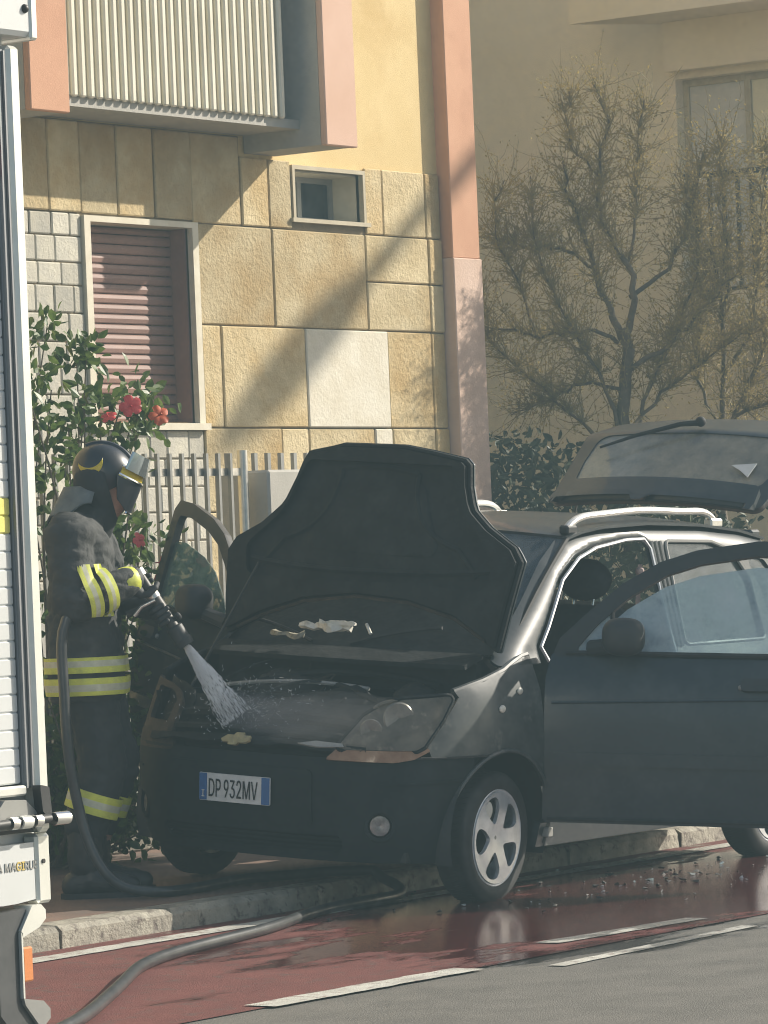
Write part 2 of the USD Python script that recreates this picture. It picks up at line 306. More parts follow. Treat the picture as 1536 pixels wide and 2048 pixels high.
# leaves let light through
def leafy(name, c1, c2, scale=6., tr=.35, rough=.45):
    M[name] = usdkit.material(stage, f'/World/Looks/{name}', {'g': ('geometry', {}), 'n': ('noise_texture', dict(scale=float(scale), detail=3.)), 'r': ('rgb_ramp', dict(ramp=[(0., c1), (.35, c1), (.68, c2), (1., c2)])),
        'p': ('principled_bsdf', dict(roughness=rough, specular_ior_level=.5 if rough < .6 else .15)), 't': ('translucent_bsdf', {}), 'm': ('mix_closure', dict(fac=tr))},
        [('g.position', 'n.vector'), ('n.fac', 'r.fac'), ('r.color', 'p.base_color'), ('r.color', 't.color'), ('p.BSDF', 'm.closure1'), ('t.BSDF', 'm.closure2')], surface='m.closure')
leafy('leaf', (.035, .075, .02), (.14, .20, .05), 14.)
leafy('twig_leaf', (.30, .235, .09), (.46, .375, .16), 3., rough=.9)
def vol(name, dens, col=(.9, .93, .95), an=.3):
    M[name] = usdkit.material(stage, f'/World/Looks/{name}', {'v': ('principled_volume', dict(color=col, density=float(dens), anisotropy=an))}, [], volume='v.volume')
vol('jet_core', 40.0, (.97, .98, 1.0)); vol('mist', .6); vol('mist_thin', .13); vol('haze', .0034, (.56, .85, .95), .1)  # haze is added to lift the blacks as windscreen glare would
M['droplet'] = usdkit.material(stage, '/World/Looks/droplet', {'p': ('principled_bsdf', dict(base_color=(.92, .94, .95), roughness=.3)), 't': ('transparent_bsdf', {}), 'm': ('mix_closure', dict(fac=.62))}, [('p.BSDF', 'm.closure1'), ('t.BSDF', 'm.closure2')], surface='m.closure')
rng = np.random.default_rng(7)

# ================================================================== SETTING
KY = lambda x: -0.17+0.03*(x+1)            # kerb face line
KH = 0.09
def sheet(poly, z, mat_, name, res=1e9, kind='structure'):
    P, T = tri2d(poly, res if res < 1e8 else 1000.)
    return top(name, trimesh.Trimesh(np.c_[P, np.full(len(P), z)], T, process=False), mat_, kind=kind, smooth=False)
sheet(sbox(-66, -66, 66, 66), 0.0, 'asphalt', 'road')
lane = Polygon([(-14, -2.22), (30, -2.22), (30, KY(30)), (-14, KY(-14))])
sheet(lane, .004, 'red_paint', 'bicycle_lane')
wob = lambda pts: Polygon(pts)
def strip(x0, x1, y0, y1, w, seed):
    r = np.random.default_rng(seed); n = max(4, int((x1-x0)/.06)); xs = np.linspace(x0, x1, n)
    e = lambda: r.normal(0, w*.035, n)
    ya = y0+(y1-y0)*(xs-x0)/(x1-x0)
    return Polygon(list(zip(xs, ya+w/2+e()))+list(zip(xs[::-1], ya[::-1]-w/2+e())))
sheet(strip(-6, 9, KY(-6)-.20, KY(9)-.20, .12, 1), .008, 'white_paint', 'edge_line')
for i, (a, b) in enumerate([(-3.45, -2.32), (-5.9, -4.75), (1.2, 2.3)]):
    sheet(strip(a, b, -2.19, -2.22, .13, 5+i), .008, 'white_paint', 'lane_dash')
sheet(strip(-1.5, -.56, -2.0, -2.06, .10, 11), .008, 'white_paint', 'lane_dash')
sheet(strip(-2.14, -.75, -2.46, -2.40, .07, 12), .004, 'white_paint', 'lane_dash')
# pavement, kerb
pave = Polygon([(-14, KY(-14)+.16), (30, KY(30)+.16), (30, 2.0), (-14, 2.0)])
P_, T_ = tri2d(pave, 1000.)
top('pavement', extr(pave, lambda x, y: st(x, y, KH), lambda x, y: st(x, y, -.05)), 'pavement', kind='structure', smooth=False)
top('garden_ground', box(-14, 30, 2.0, 14, -.05, .14), 'soil', kind='structure', smooth=False)
kerb = thing('kerb', kind='structure')
xs = [-8, -7, -6, -5, -4.0, -3.0, -2.05, -1.35, -.35, .65, 1.6, 2.6, 3.6, 4.6, 5.6, 6.6, 8, 9]
def kerbstone(x0, x1, seed):
    g = .006; n = 14; r = np.random.default_rng(seed)
    sec = [(0, -.05), (0, KH-.022), (.022, KH), (.15, KH), (.15, -.05)]
    X = np.linspace(x0+g, x1-g, n); V = []
    for i, x in enumerate(X):
        endk = 1.0 if min(i, n-1-i) < 1 else .35
        for k, (dy, z) in enumerate(sec):
            j = meshkit.noise(np.array([x*9, k*3.1, seed]), 5)-.5
            chip = endk*.028*max(0, j) if k in (1, 2) else 0
            V.append((x, KY(x)+dy+chip+(j*.012 if k == 1 else 0), z-chip*.9+(j*.008 if k == 2 else 0)))
    m = len(sec); V = np.array(V); Fc = []
    for i in range(n-1):
        for k in range(m):
            q = (k+1) % m; Fc += [[i*m+k, i*m+q, (i+1)*m+q], [i*m+k, (i+1)*m+q, (i+1)*m+k]]
    for k in range(1, m-1): Fc += [[0, k+1, k], [(n-1)*m, (n-1)*m+k, (n-1)*m+k+1]]
    return trimesh.Trimesh(V, Fc, process=False)
for i in range(len(xs)-1): part(kerb, 'kerb_stone', kerbstone(xs[i], xs[i+1], i), 'kerb_stone', smooth=False)

# ================================================================== APARTMENT BUILDING (left)
WY = 4.8
ap = thing('apartment_building', 'yellow apartment block faced with ochre stone panels, with red roller shutter and ribbed balcony', 'building')
openings = [sbox(4.34, 2.25, 5.28, 3.40), sbox(6.32, 3.50, 7.03, 3.80)]
wl = sbox(-7, -.05, 7.95, 8.5)
for o in openings: wl = wl.difference(o)
part(ap, 'wall', extr(wl, lambda x, z: st(x, WY, z), lambda x, z: st(x, WY+.3, z)), 'plaster_yellow', smooth=False)
part(ap, 'side_wall', box(7.95, 8.28, WY+.02, 13, -.05, 8.5), 'plaster_yellow', smooth=False)
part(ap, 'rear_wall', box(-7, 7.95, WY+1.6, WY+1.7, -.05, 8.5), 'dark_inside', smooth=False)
# joint bed just proud of the plaster, the panels proud of that
bed = sbox(3.0, .10, 7.885, 3.85).union(sbox(3.0, 3.8, 5.80, 3.97))
for o in openings: bed = bed.difference(o.buffer(.001))
part(ap, 'joint_bed', extr(bed, lambda x, z: st(x, WY-.006, z), lambda x, z: st(x, WY+.002, z)), 'joint_dark', smooth=False)
def panel(x0, x1, z0, z1, m_='stone_panel', nm='stone_panel', d=None, g=.0045):
    d = rng.uniform(.020, .030) if d is None else d
    part(ap, nm, box(x0+g, x1-g, WY-d, WY-.004, z0+g, z1-g, .007), m_, smooth=False)
for a, b in ((3.3, 3.62), (3.62, 4.00), (4.00, 4.285), (4.285, 4.62), (4.62, 4.96), (4.96, 5.31)): panel(a, b, 3.44, 3.968)
panel(5.31, 5.79, 3.43, 3.968); panel(5.79, 6.06, 3.43, 3.85)
panel(6.06, 6.29, 3.43, 3.85); panel(7.06, 7.25, 3.43, 3.85); panel(7.25, 7.72, 3.43, 3.85); panel(7.72, 7.885, 3.43, 3.85)
panel(5.345, 6.08, 2.83, 3.43); panel(6.08, 7.045, 2.83, 3.43)
for a, b in ((7.045, 7.73), (7.73, 7.885)): panel(a, b, 3.135, 3.43); panel(a, b, 2.83, 3.135)
panel(5.345, 5.535, 2.22, 2.83); panel(5.535, 6.37, 2.22, 2.83); panel(6.37, 7.24, 2.22, 2.83, 'stone_pale', d=.033); panel(7.24, 7.73, 2.22, 2.83); panel(7.73, 7.885, 2.22, 2.83)
zz = [2.22, 1.72, 1.2, .68, .14]
for k in range(4):
    cuts = [[5.34, 6.10, 6.38, 7.07, 7.26, 7.73, 7.885], [5.34, 5.9, 6.7, 7.3, 7.885], [5.34, 6.2, 6.9, 7.885], [5.34, 6.0, 6.6, 7.4, 7.885]][k]
    for a, b in zip(cuts[:-1], cuts[1:]): panel(a, b, zz[k+1], zz[k], 'stone_pale' if k == 0 and abs(a-7.07) < .01 else 'stone_panel')
# small squared travertine blocks beside and under the shuttered window
def blocks(x0, x1, z0, z1, seed):
    r = np.random.default_rng(seed); z = z1
    while z > z0+.03:
        h = min(r.uniform(.13, .17), z-z0); h = z-z0 if z-z0-h < .06 else h; x = x0
        while x < x1-.02:
            w = r.uniform(.14, .26); w = x1-x if x1-x-w < .08 else w
            panel(x, x+w, z-h, z, 'stone_block', 'stone_block', d=r.uniform(.014, .024), g=.004); x += w
        z -= h
blocks(3.45, 4.285, 1.25, 3.44, 3); blocks(4.285, 5.34, 1.25, 2.205, 4)
part(ap, 'plinth', box(3.0, 5.34, WY-.03, WY-.004, .1, 1.25), 'concrete', smooth=False)
# window with frame, roller shutter slats
win = part(ap, 'shutter_window', cat([box(4.285, 4.34, WY-.04, WY+.16, 2.22, 3.43), box(5.28, 5.335, WY-.04, WY+.16, 2.22, 3.43), box(4.34, 5.28, WY-.04, WY+.16, 3.395, 3.43), box(4.25, 5.36, WY-.06, WY+.16, 2.205, 2.245)]), 'frame_cream', smooth=False)
for a, b in ((4.342, 4.36), (5.262, 5.278)): part(win, 'reveal', box(a, b, WY+.01, WY+.155, 2.25, 3.392), 'shutter_red', smooth=False)
z = 2.25
while z < 3.39:
    h = min(.058, 3.393-z)
    sec = [(0, 0), (-.008, .006), (-.013, h*.5), (-.008, h-.010), (0, h-.004)]
    pr = Polygon(sec)
    part(win, 'slat', extr(pr, lambda a, b: st(4.362, WY+.125+a, z+b), lambda a, b: st(5.26, WY+.125+a, z+b)), 'shutter_red', smooth=False)
    z += .058
# small window
sw = part(ap, 'small_window', cat([box(6.296, 6.32, WY-.036, WY+.02, 3.475, 3.825), box(7.03, 7.054, WY-.036, WY+.02, 3.475, 3.825), box(6.32, 7.03, WY-.036, WY+.02, 3.80, 3.825), box(6.27, 7.08, WY-.05, WY+.02, 3.475, 3.50)]), 'frame_stone', smooth=False)
for q in ((6.31, 6.322, 3.5, 3.8), (7.028, 7.04, 3.5, 3.8), (6.322, 7.028, 3.79, 3.802), (6.322, 7.028, 3.492, 3.503)): part(sw, 'reveal', box(q[0], q[1], WY+.021, WY+.29, q[2], q[3]), 'frame_cream', smooth=False)
part(sw, 'sash', cat([box(6.322, 6.36, WY+.20, WY+.24, 3.503, 3.79), box(6.99, 7.028, WY+.20, WY+.24, 3.503, 3.79), box(6.36, 6.99, WY+.20, WY+.24, 3.755, 3.79), box(6.36, 6.99, WY+.20, WY+.24, 3.503, 3.54), box(6.655, 6.695, WY+.20, WY+.24, 3.54, 3.755)]), 'grey_metal', smooth=False)
part(sw, 'pane', cat([box(6.36, 6.655, WY+.215, WY+.221, 3.54, 3.755), box(6.695, 6.99, WY+.215, WY+.221, 3.54, 3.755)]), 'house_glass', smooth=False)
# pilaster
part(ap, 'pilaster', box(7.895, 8.205, 4.70, WY+.3, 3.31, 8.5, .006), 'terracotta', smooth=False)
part(ap, 'pilaster_base', box(7.89, 8.215, 4.692, WY+.3, -.05, 3.31, .006), 'pink_stone', smooth=False)
# balcony: end fins, ribbed front, soffit
bal = part(ap, 'balcony', cat([box(3.42, 5.86, 4.37, WY-.008, 3.975, 4.03), box(3.42, 5.68, 4.375, 4.40, 4.03, 6.6)]), 'concrete', smooth=False)
for a, b, z0 in ((3.16, 3.49, 3.90), (5.85, 6.165, 3.865)):
    part(bal, 'fin', box(a, b, 4.17, 4.215, z0, 6.8, .006), 'terracotta' if a < 5 else 'terracotta_glare', smooth=False, label='pale end fin, windscreen glare worked into its colour' if a > 5 else None)
    part(bal, 'fin_return', box(a+.004, b-.004, 4.216, WY-.008, z0+.004, 6.8), 'concrete', smooth=False)
x = 3.50
while x < 5.64:
    part(bal, 'rib', box(x, x+.044, 4.332, 4.3635, 4.025, 6.6, .010), 'corrugated', smooth=False); x += .0735
part(bal, 'back_sheet', box(3.495, 5.66, 4.358, 4.3745, 4.032, 6.6), 'corrugated', smooth=False)

# ================================================================== RIGHT BUILDING
BX = 12.0
rb = thing('beige_house', 'plain beige rendered house in shade with balcony slab, railing and grey shuttered window', 'building')
wo = sbox(3.1, 3.0, 5.47, 4.82)
wl = sbox(4.0, -.05, 14, 10).difference(wo)
part(rb, 'wall', extr(wl, lambda y, z: st(BX, y, z), lambda y, z: st(BX+.35, y, z)), 'plaster_beige', smooth=False)
part(rb, 'side_wall', box(BX+.35, BX+9, 4.0, 4.3, -.05, 10), 'plaster_beige', smooth=False)
part(rb, 'inner_wall', box(BX+.36, BX+.5, 4.3, 6.5, 2.5, 5.2), 'dark_inside', smooth=False)
part(rb, 'canopy_slab', extr(Polygon([(BX-.001, 5.49), (BX-.62, 5.98), (BX-.62, 3.2), (BX-.001, 3.2)]), lambda x, y: st(x, y, 5.23), lambda x, y: st(x, y, 5.55)), 'plaster_beige', smooth=False)
part(rb, 'downstand', box(BX-.12, BX-.002, 3.9, 5.49, 4.87, 5.229), 'plaster_beige', smooth=False)
rw = part(rb, 'window', cat([box(BX+.10, BX+.16, 5.42, 5.47, 3.0, 4.82), box(BX+.10, BX+.16, 4.0, 5.42, 4.77, 4.82), box(BX+.10, BX+.16, 4.90, 4.95, 3.0, 4.77), box(BX+.10, BX+.16, 4.66, 4.70, 3.0, 4.77)]), 'frame_stone', smooth=False)
part(rw, 'shutter', box(BX+.12, BX+.15, 4.95, 5.42, 3.0, 4.77), 'shutter_grey', smooth=False)
part(rw, 'curtain', box(BX+.125, BX+.14, 4.70, 4.90, 3.0, 4.77), 'curtain', smooth=False)
part(rw, 'shutter', box(BX+.12, BX+.15, 4.0, 4.66, 3.0, 4.77), 'shutter_grey', smooth=False)
rl = part(rb, 'railing', cat([box(BX-.60, BX-.56, 3.2, 5.08, 4.02, 4.06), box(BX-.60, BX-.56, 3.2, 5.08, 3.2, 3.23)]), 'iron_dark', smooth=False)
for k in range(16): part(rl, 'baluster', box(BX-.592, BX-.568, 3.25+k*.115, 3.275+k*.115, 3.23, 4.02), 'iron_dark', smooth=False)
part(rb, 'balcony_slab', box(BX-.66, BX-.002, 3.2, 5.12, 3.0, 3.2), 'plaster_beige', smooth=False)

# ================================================================== FENCE
FY = 2.05
fe = thing('picket_fence', 'grey steel picket fence with bright top rail behind the firefighter', 'fence')
part(fe, 'low_wall', box(-3.5, 2.13, FY-.09, FY+.09, .09, .62, .01), 'low_wall', smooth=False)
x = -1.2
while x < 2.08:
    h = 1.945; part(fe, 'picket', cat([box(x, x+.017, FY-.026, FY-.006, .62, h), ]), 'picket_grey', smooth=False); x += .094
for z in (1.855, .78): part(fe, 'rail', box(-3.5, 2.11, FY-.004, FY+.030, z-.018, z+.018), 'steel_bright', smooth=False)
part(fe, 'post', cyl((2.125, FY, .6), (2.125, FY, 1.96), .026), 'steel_bright')
gp = top('gate_pillar', box(2.2, 2.72, FY-.10, FY+.24, .09, 1.86, .012), 'concrete', 'square grey pillar right of the fence, half hidden by the raised bonnet', 'pillar', smooth=False)
f2 = thing('garden_gate', 'iron gate pickets rising behind the grey pillar', 'gate')
for k in range(7): part(f2, 'picket', box(2.40+k*.11, 2.425+k*.11, FY+.30, FY+.322, .14, 1.96), 'grey_metal', smooth=False)
part(f2, 'rail', box(2.36, 3.2, FY+.324, FY+.35, 1.78, 1.82), 'grey_metal', smooth=False)

# ================================================================== SHRUBS AND TREES
def leaf_mesh(l, w):
    V = np.array([[0, 0, 0], [.35*l, w*.5, .06*l], [.35*l, -w*.5, .06*l], [.7*l, w*.42, .05*l], [.7*l, -w*.42, .05*l], [l, 0, -.04*l], [.35*l, 0, 0], [.7*l, 0, -.01*l]])
    return V, np.array([[0, 6, 1], [0, 2, 6], [6, 7, 3], [6, 3, 1], [6, 2, 4], [6, 4, 7], [7, 5, 3], [7, 4, 5]])
def foliage(pts, dirs, l, w, r, jit=.3):
    LV, LF = leaf_mesh(1, w/l); Vs, Fs = [], []
    for i, (p, d) in enumerate(zip(pts, dirs)):
        s = l*r.uniform(1-jit, 1+jit); d = d/np.linalg.norm(d); up = r.normal(size=3); up -= d*(up@d); up /= np.linalg.norm(up); sd = np.cross(up, d)
        Vs.append(p+s*(LV[:, :1]*d+LV[:, 1:2]*sd+LV[:, 2:]*up)); Fs.append(LF+8*i)
    return trimesh.Trimesh(np.vstack(Vs), np.vstack(Fs), process=False)
def hibiscus(base, shoots, nleaf, label, flowers, seed, l=.055):
    r = np.random.default_rng(seed); t = thing('hibiscus', label, 'shrub'); stems, P, D = [], [], []
    for tip, spread in shoots:
        tip = np.asarray(tip, float); b = np.asarray(base, float)+r.normal(0, .06, 3)*[1, 1, 0]
        mid = (b+tip)/2+r.normal(0, .06, 3); path = spline([b, mid, tip], 14); stems.append(tube(path, np.linspace(.010, .003, 14), 5))
        for k in range(nleaf):
            u = r.uniform(.35, 1)**.8; c = path[min(13, int(u*13.99))]; o = r.normal(0, spread, 3)*[1, .8, .8]
            P.append(c+o); D.append(o/np.linalg.norm(o)*.6+r.normal(0, .5, 3)+[0, 0, -.1])
        for k in range(nleaf):
            o = r.normal(0, spread*1.1, 3)*[1.2, .8, 1]; P.append(tip+o); D.append(o/np.linalg.norm(o)*.6+r.normal(0, .5, 3))
    part(t, 'stems', cat(stems), 'bark'); part(t, 'foliage', foliage(P, D, l, l*.55, r), 'leaf', smooth=False, kind='stuff')
    for (c, rad, m_) in flowers:
        c = np.asarray(c, float); ms = []; n = np.array([-math.cos(YAW), -math.sin(YAW), .15])+r.normal(0, .35, 3); n /= np.linalg.norm(n); e1 = np.cross(n, [0, 0, 1.0]); e1 /= np.linalg.norm(e1); e2 = np.cross(n, e1)
        for k in range(5):
            a = k*2*np.pi/5+r.uniform(-.2, .2); ax = e1*math.cos(a)+e2*math.sin(a); sd = np.cross(n, ax); ph = r.uniform(0, 6)
            pet = Polygon([(0, -.08), (.45, -.42), (.85, -.45), (1.08, -.2), (1.12, .1), (.95, .42), (.5, .42), (0, .08)])
            ms.append(patch(pet, lambda x, y: c+rad*(np.outer(x, ax)+np.outer(y, sd)+np.outer(.35*x-.30*x**2*1.2-.25*y**2+.06*np.sin(9*y+ph)*x, n)), .22, .0))
        ms.append(tube([c, c+n*rad*.9+[0, 0, -.01]], [rad*.07, rad*.10], 6))
        part(t, 'flower', cat(ms), m_, smooth=True)
sh = [((.15, 1.72, 2.42), .04), ((.28, 1.7, 2.50), .03), ((.5, 1.72, 2.36), .035), ((.55, 1.7, 2.40), .025), ((.35, 1.75, 2.22), .06), ((.1, 1.7, 2.25), .07), ((.52, 1.7, 2.18), .06), ((.78, 1.68, 2.20), .06), ((.90, 1.7, 2.15), .05), ((.95, 1.72, 2.10), .045), ((.65, 1.72, 2.10), .07),
      ((.4, 1.7, 2.05), .09), ((.2, 1.7, 2.02), .10), ((.7, 1.7, 2.02), .06), ((.85, 1.7, 2.06), .05), ((.3, 1.7, 1.9), .10), ((.08, 1.7, 1.85), .10), ((.05, 1.72, 2.1), .10)]
hibiscus((.35, 1.85, .12), sh, 30, 'tall hibiscus bush with red blooms in front of the red shutter', [((.66, 1.55, 2.14), .048, 'flower_red'), ((.50, 1.55, 2.09), .036, 'flower_red'), ((.90, 1.58, 2.10), .046, 'flower_orange')], 5, l=.062)
sh = [((.72, 1.74, 1.56), .06), ((.82, 1.72, 1.60), .05), ((.92, 1.72, 1.52), .06), ((.98, 1.72, 1.42), .06), ((.78, 1.7, 1.38), .07), ((.88, 1.7, 1.32), .06), ((.66, 1.72, 1.45), .06), ((.95, 1.72, 1.25), .05)]
hibiscus((.75, 1.86, .12), sh, 30, 'smaller hibiscus with red blooms between the firefighter and the open car door', [((.745, 1.6, 1.535), .034, 'flower_red'), ((.90, 1.6, 1.43), .034, 'flower_red'), ((.885, 1.58, 1.36), .042, 'flower_red')], 6, l=.058)
sh = [((x, 1.6+rng.uniform(-.15, .1), z), .08) for x, z in ((-.1, .9), (.1, .8), (.2, .65), (.3, .85), (.0, .55), (.25, .45), (.15, .35), (.45, .6), (.6, .5), (.55, .32), (.7, .42), (.68, .25), (.4, .3), (.25, .22), (.8, .7), (.5, .9), (.85, .3), (.95, .8), (1.05, .6), (.9, 1.0), (1.1, .9), (1.15, .45), (1.0, .35), (.75, 1.05))]
hibiscus((.3, 1.8, .10), sh, 34, 'low leafy green bush at the back of the pavement behind the firefighter legs', [], 8, l=.06)

def branch_tree(t, base, spec, seed, leafm, twigs=240, flat=.5, leafn=6):
    """spec: limbs as point lists; twigs sprout off every limb; sprays of tiny leaves along twigs"""
    r = np.random.default_rng(seed); tw, P, D = [], [], []
    for k, (pts, r0, r1) in enumerate(spec):
        n = max(8, len(pts)*4); path = spline(pts, n)+r.normal(0, .012, (n, 3)); part(t, 'trunk' if k == 0 else 'limb', tube(path, np.linspace(r0, r1, n)*(.85 if k == 0 else .62), 8), 'bark', smooth=True)
        L = np.linalg.norm(np.diff(path, axis=0), axis=1).sum()
        for j in range(int(twigs*L*(0.35 if k == 0 else 1))):
            i = int(r.uniform(.25 if k else .5, 1)*(n-1)); d = path[min(i+1, n-1)]-path[max(i-1, 0)]; d /= np.linalg.norm(d)+1e-9
            o = d*.45+r.normal(0, .55, 3)+[0, 0, .38]; o /= np.linalg.norm(o); ln = r.uniform(.14, .50)
            q = [path[i]]; 
            for s in range(5): o = o+r.normal(0, .27, 3)+[0, 0, .03]; o /= np.linalg.norm(o); q.append(q[-1]+o*ln/5)
            tw.append(tube(q, np.linspace(.0036, .0009, 6), 3, cap=False))
            for s in range(leafn): u = r.integers(1, 6); w0 = r.uniform(); P.append(q[u]*w0+q[u-1]*(1-w0)+r.normal(0, .014, 3)); D.append(o+r.normal(0, .8, 3))
    part(t, 'twigs', cat(tw), 'twig_olive', smooth=False, kind='stuff')
    part(t, 'foliage', foliage(P, D, .021, .010, r), leafm, smooth=False, kind='stuff')
TX = 9.4
a = lambda y, z, dx=0.: (TX+dx, y, z)
t1 = thing('bare_tree', 'thin sparse olive-brown tree with forked trunk in front of the beige house', 'tree')
spec = [([a(4.40, .1), a(4.38, 1.2), a(4.40, 2.3), a(4.36, 2.6), a(4.36, 2.86)], .075, .045),
        ([a(4.36, 2.75), a(4.45, 2.95), a(4.58, 3.2), a(4.62, 3.36), a(4.70, 3.6), a(4.72, 4.0, -.1)], .045, .010),
        ([a(4.60, 3.28), a(4.78, 3.4), a(4.95, 3.46, -.2), a(5.2, 3.5, -.3)], .022, .006),
        ([a(4.36, 2.80), a(4.30, 3.05), a(4.32, 3.3), a(4.48, 3.5), a(4.58, 3.9, .1), a(4.60, 4.55, .1)], .04, .007),
        ([a(4.30, 3.08), a(4.12, 3.3, .2), a(4.0, 3.6, .3), a(3.9, 4.0, .3)], .026, .006),
        ([a(4.42, 2.8), a(4.62, 2.86, -.2), a(4.9, 2.85, -.3), a(5.1, 2.9, -.4), a(5.35, 2.9, -.4)], .024, .006),
        ([a(4.40, 2.4), a(4.62, 2.5, -.2), a(4.85, 2.4, -.3), a(5.1, 2.35, -.3)], .022, .005),
        ([a(4.9, 2.85, -.3), a(4.95, 3.1, -.3), a(5.05, 3.4, -.4), a(5.0, 3.9, -.4)], .016, .005),
        ([a(4.36, 2.6), a(4.1, 2.75, .1), a(3.85, 3.0, .2), a(3.6, 3.25, .3)], .03, .006),
        ([a(4.32, 3.3), a(4.3, 3.7, .1), a(4.34, 4.1, .2), a(4.25, 4.4, .2)], .018, .005),
        ([a(4.58, 3.9, .1), a(4.75, 4.2), a(4.72, 4.5)], .012, .004),
        ([a(4.40, 2.1), a(4.55, 2.7, -.2), a(4.80, 3.3, -.3), a(4.88, 3.9, -.3)], .024, .005),
        ([a(4.38, 2.0), a(4.22, 2.6, .2), a(4.02, 3.1, .3), a(4.12, 3.9, .3)], .026, .005),
        ([a(4.40, 1.9), a(4.75, 2.4, -.3), a(5.05, 2.7, -.4), a(5.3, 3.2, -.4)], .022, .005),
        ([a(4.38, 2.2), a(4.1, 2.5, .2), a(3.75, 2.7, .2), a(3.45, 2.8, .2)], .022, .005)]
branch_tree(t1, a(4.4, 0), spec, 3, 'twig_leaf', twigs=135, leafn=8)
t2 = thing('bare_tree', 'leaning thin tree with tangled brown twigs at the right edge behind the car tailgate', 'tree')
spec = [([a(3.88, .1, .4), a(3.9, 1.5, .4), a(3.88, 2.3, .4), a(3.86, 2.9, .4), a(3.92, 3.4, .4)], .04, .014),
        ([a(3.9, 2.0, .4), a(3.6, 2.5, .3), a(3.4, 2.9, .3), a(3.25, 3.5, .3)], .03, .006),
        ([a(3.88, 2.5, .4), a(3.65, 3.0, .5), a(3.58, 3.6, .5), a(3.5, 4.1, .5)], .024, .006),
        ([a(3.9, 2.1, .4), a(3.5, 2.3, .2), a(3.1, 2.5, .2), a(2.8, 3.0, .2)], .026, .006),
        ([a(3.86, 2.9, .4), a(3.75, 3.4, .3), a(3.78, 3.8, .3), a(3.7, 4.15, .3)], .018, .005),
        ([a(3.9, 2.2, .4), a(4.05, 2.5, .4), a(4.1, 2.9, .5), a(4.0, 3.4, .5)], .02, .005)]
branch_tree(t2, a(3.9, 0), spec, 9, 'twig_leaf', twigs=150, leafn=8)
def hedge(name, label, cx, cy, lx, ly, z1, n, seed):
    r = np.random.default_rng(seed); t = thing(name, label, 'hedge')
    P = np.stack([r.uniform(cx-lx, cx+lx, n), r.uniform(cy-ly, cy+ly, n), .1+(z1-.1)*r.uniform(0, 1, n)**.7], 1)
    k = meshkit.fbm(P*1.7, 4, seed); P = P[(P[:, 2] < z1*(.72+.42*k))]
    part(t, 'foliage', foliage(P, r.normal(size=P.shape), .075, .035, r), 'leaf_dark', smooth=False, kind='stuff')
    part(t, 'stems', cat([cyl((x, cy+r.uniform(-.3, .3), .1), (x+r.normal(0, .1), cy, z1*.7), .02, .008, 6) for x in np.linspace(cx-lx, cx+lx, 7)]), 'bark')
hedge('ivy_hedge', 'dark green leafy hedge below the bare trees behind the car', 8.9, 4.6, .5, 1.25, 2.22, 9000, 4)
# ================================================================== CAR
ROLLC = math.radians(4.2)
_T = np.eye(4); _T[:3, :3] = Rx(ROLLC); _piv = np.array([0, -.68, 0]); _T[:3, 3] = _piv-Rx(ROLLC)@_piv+np.array([0, .02, 0])
car = thing('burnt_car', 'small black hatchback with burnt front, raised bonnet, open doors and tailgate', 'car', mtx=_T)
HW, X0, AX, XF, NN = .83, .15, .82, -.67, 3.0
_th = np.linspace(0, np.pi/2, 240)
_px = X0-AX*np.cos(_th)**(2/NN); _py = HW*np.sin(_th)**(2/NN)
_rth = np.linspace(0, np.pi/2, 120)
_rx = 2.30+.53*np.sin(_rth)**(2/2.6); _ry = HW*np.cos(_rth)**(2/2.6)
_PX = np.r_[_px, np.linspace(X0, 2.30, 80)[1:-1], _rx]; _PY = np.r_[_py, np.full(78, HW), _ry]
_S = np.r_[0, np.cumsum(np.hypot(np.diff(_PX), np.diff(_PY)))]
_q = np.linspace(0, _S[-1], 1500); _PX, _PY = np.interp(_q, _S, _PX), np.interp(_q, _S, _PY); _S = _q
_tx, _ty = np.gradient(_PX, _S), np.gradient(_PY, _S); _l = np.hypot(_tx, _ty); _NX, _NY = -_ty/_l, _tx/_l     # outward normal
LEAN = ([.12, .2, .27, .40, .55, .60, .65, .70, .75, .80, .85, .90, 1.0, 1.2], [.11, .07, .03, 0, 0, .008, .03, .075, .13, .19, .26, .34, .52, .9])
SIDE = ([.12, .22, .32, .5, .62, .75, .85, .92, 1.0, 1.46, 1.6], [.06, .035, .012, 0, 0, .006, .022, .050, .085, .215, .26])
def S(s, z, d=0.0):
    s = np.asarray(s, float); z = np.asarray(z, float); a = np.abs(s); sg = np.where(s >= 0, -1., 1.)
    nx, ny = np.interp(a, _S, _NX), np.interp(a, _S, _NY)
    D = np.interp(z, *LEAN)*nx**2+np.interp(z, *SIDE)*(1-nx**2)-d
    return st(np.interp(a, _S, _PX)-nx*D, sg*(np.interp(a, _S, _PY)-ny*D), z)
_k = np.searchsorted(_PX, -.55)
def sx(x): return np.interp(x, _PX, _S)
def sy(y): return np.interp(abs(y), _PY[:700], _S[:700])*(1 if y < 0 else -1)
def side(poly, sg=1, d=0.0, t=.012, res=.05):
    """outline drawn in the side view (x, z) laid on the body side; sg 1 = left, -1 = right"""
    return patch(poly, lambda x, z: S(sg*sx(x), z, d), res, t, flip=(sg < 0))
def front(poly, d=0.0, t=.012, res=.04): return patch(poly, lambda s, z: S(s, z, d), res, t, flip=False)
def mapped(poly_xz): return Polygon([(sx(x), z) for x, z in poly_xz])
ARCH = Point(0, .285).buffer(.335, 24); RARCH = Point(2.24, .275).buffer(.325, 24)
def s_arch(sg): return Polygon([(sg*sx(x), z) for x, z in np.asarray(ARCH.exterior.coords)])
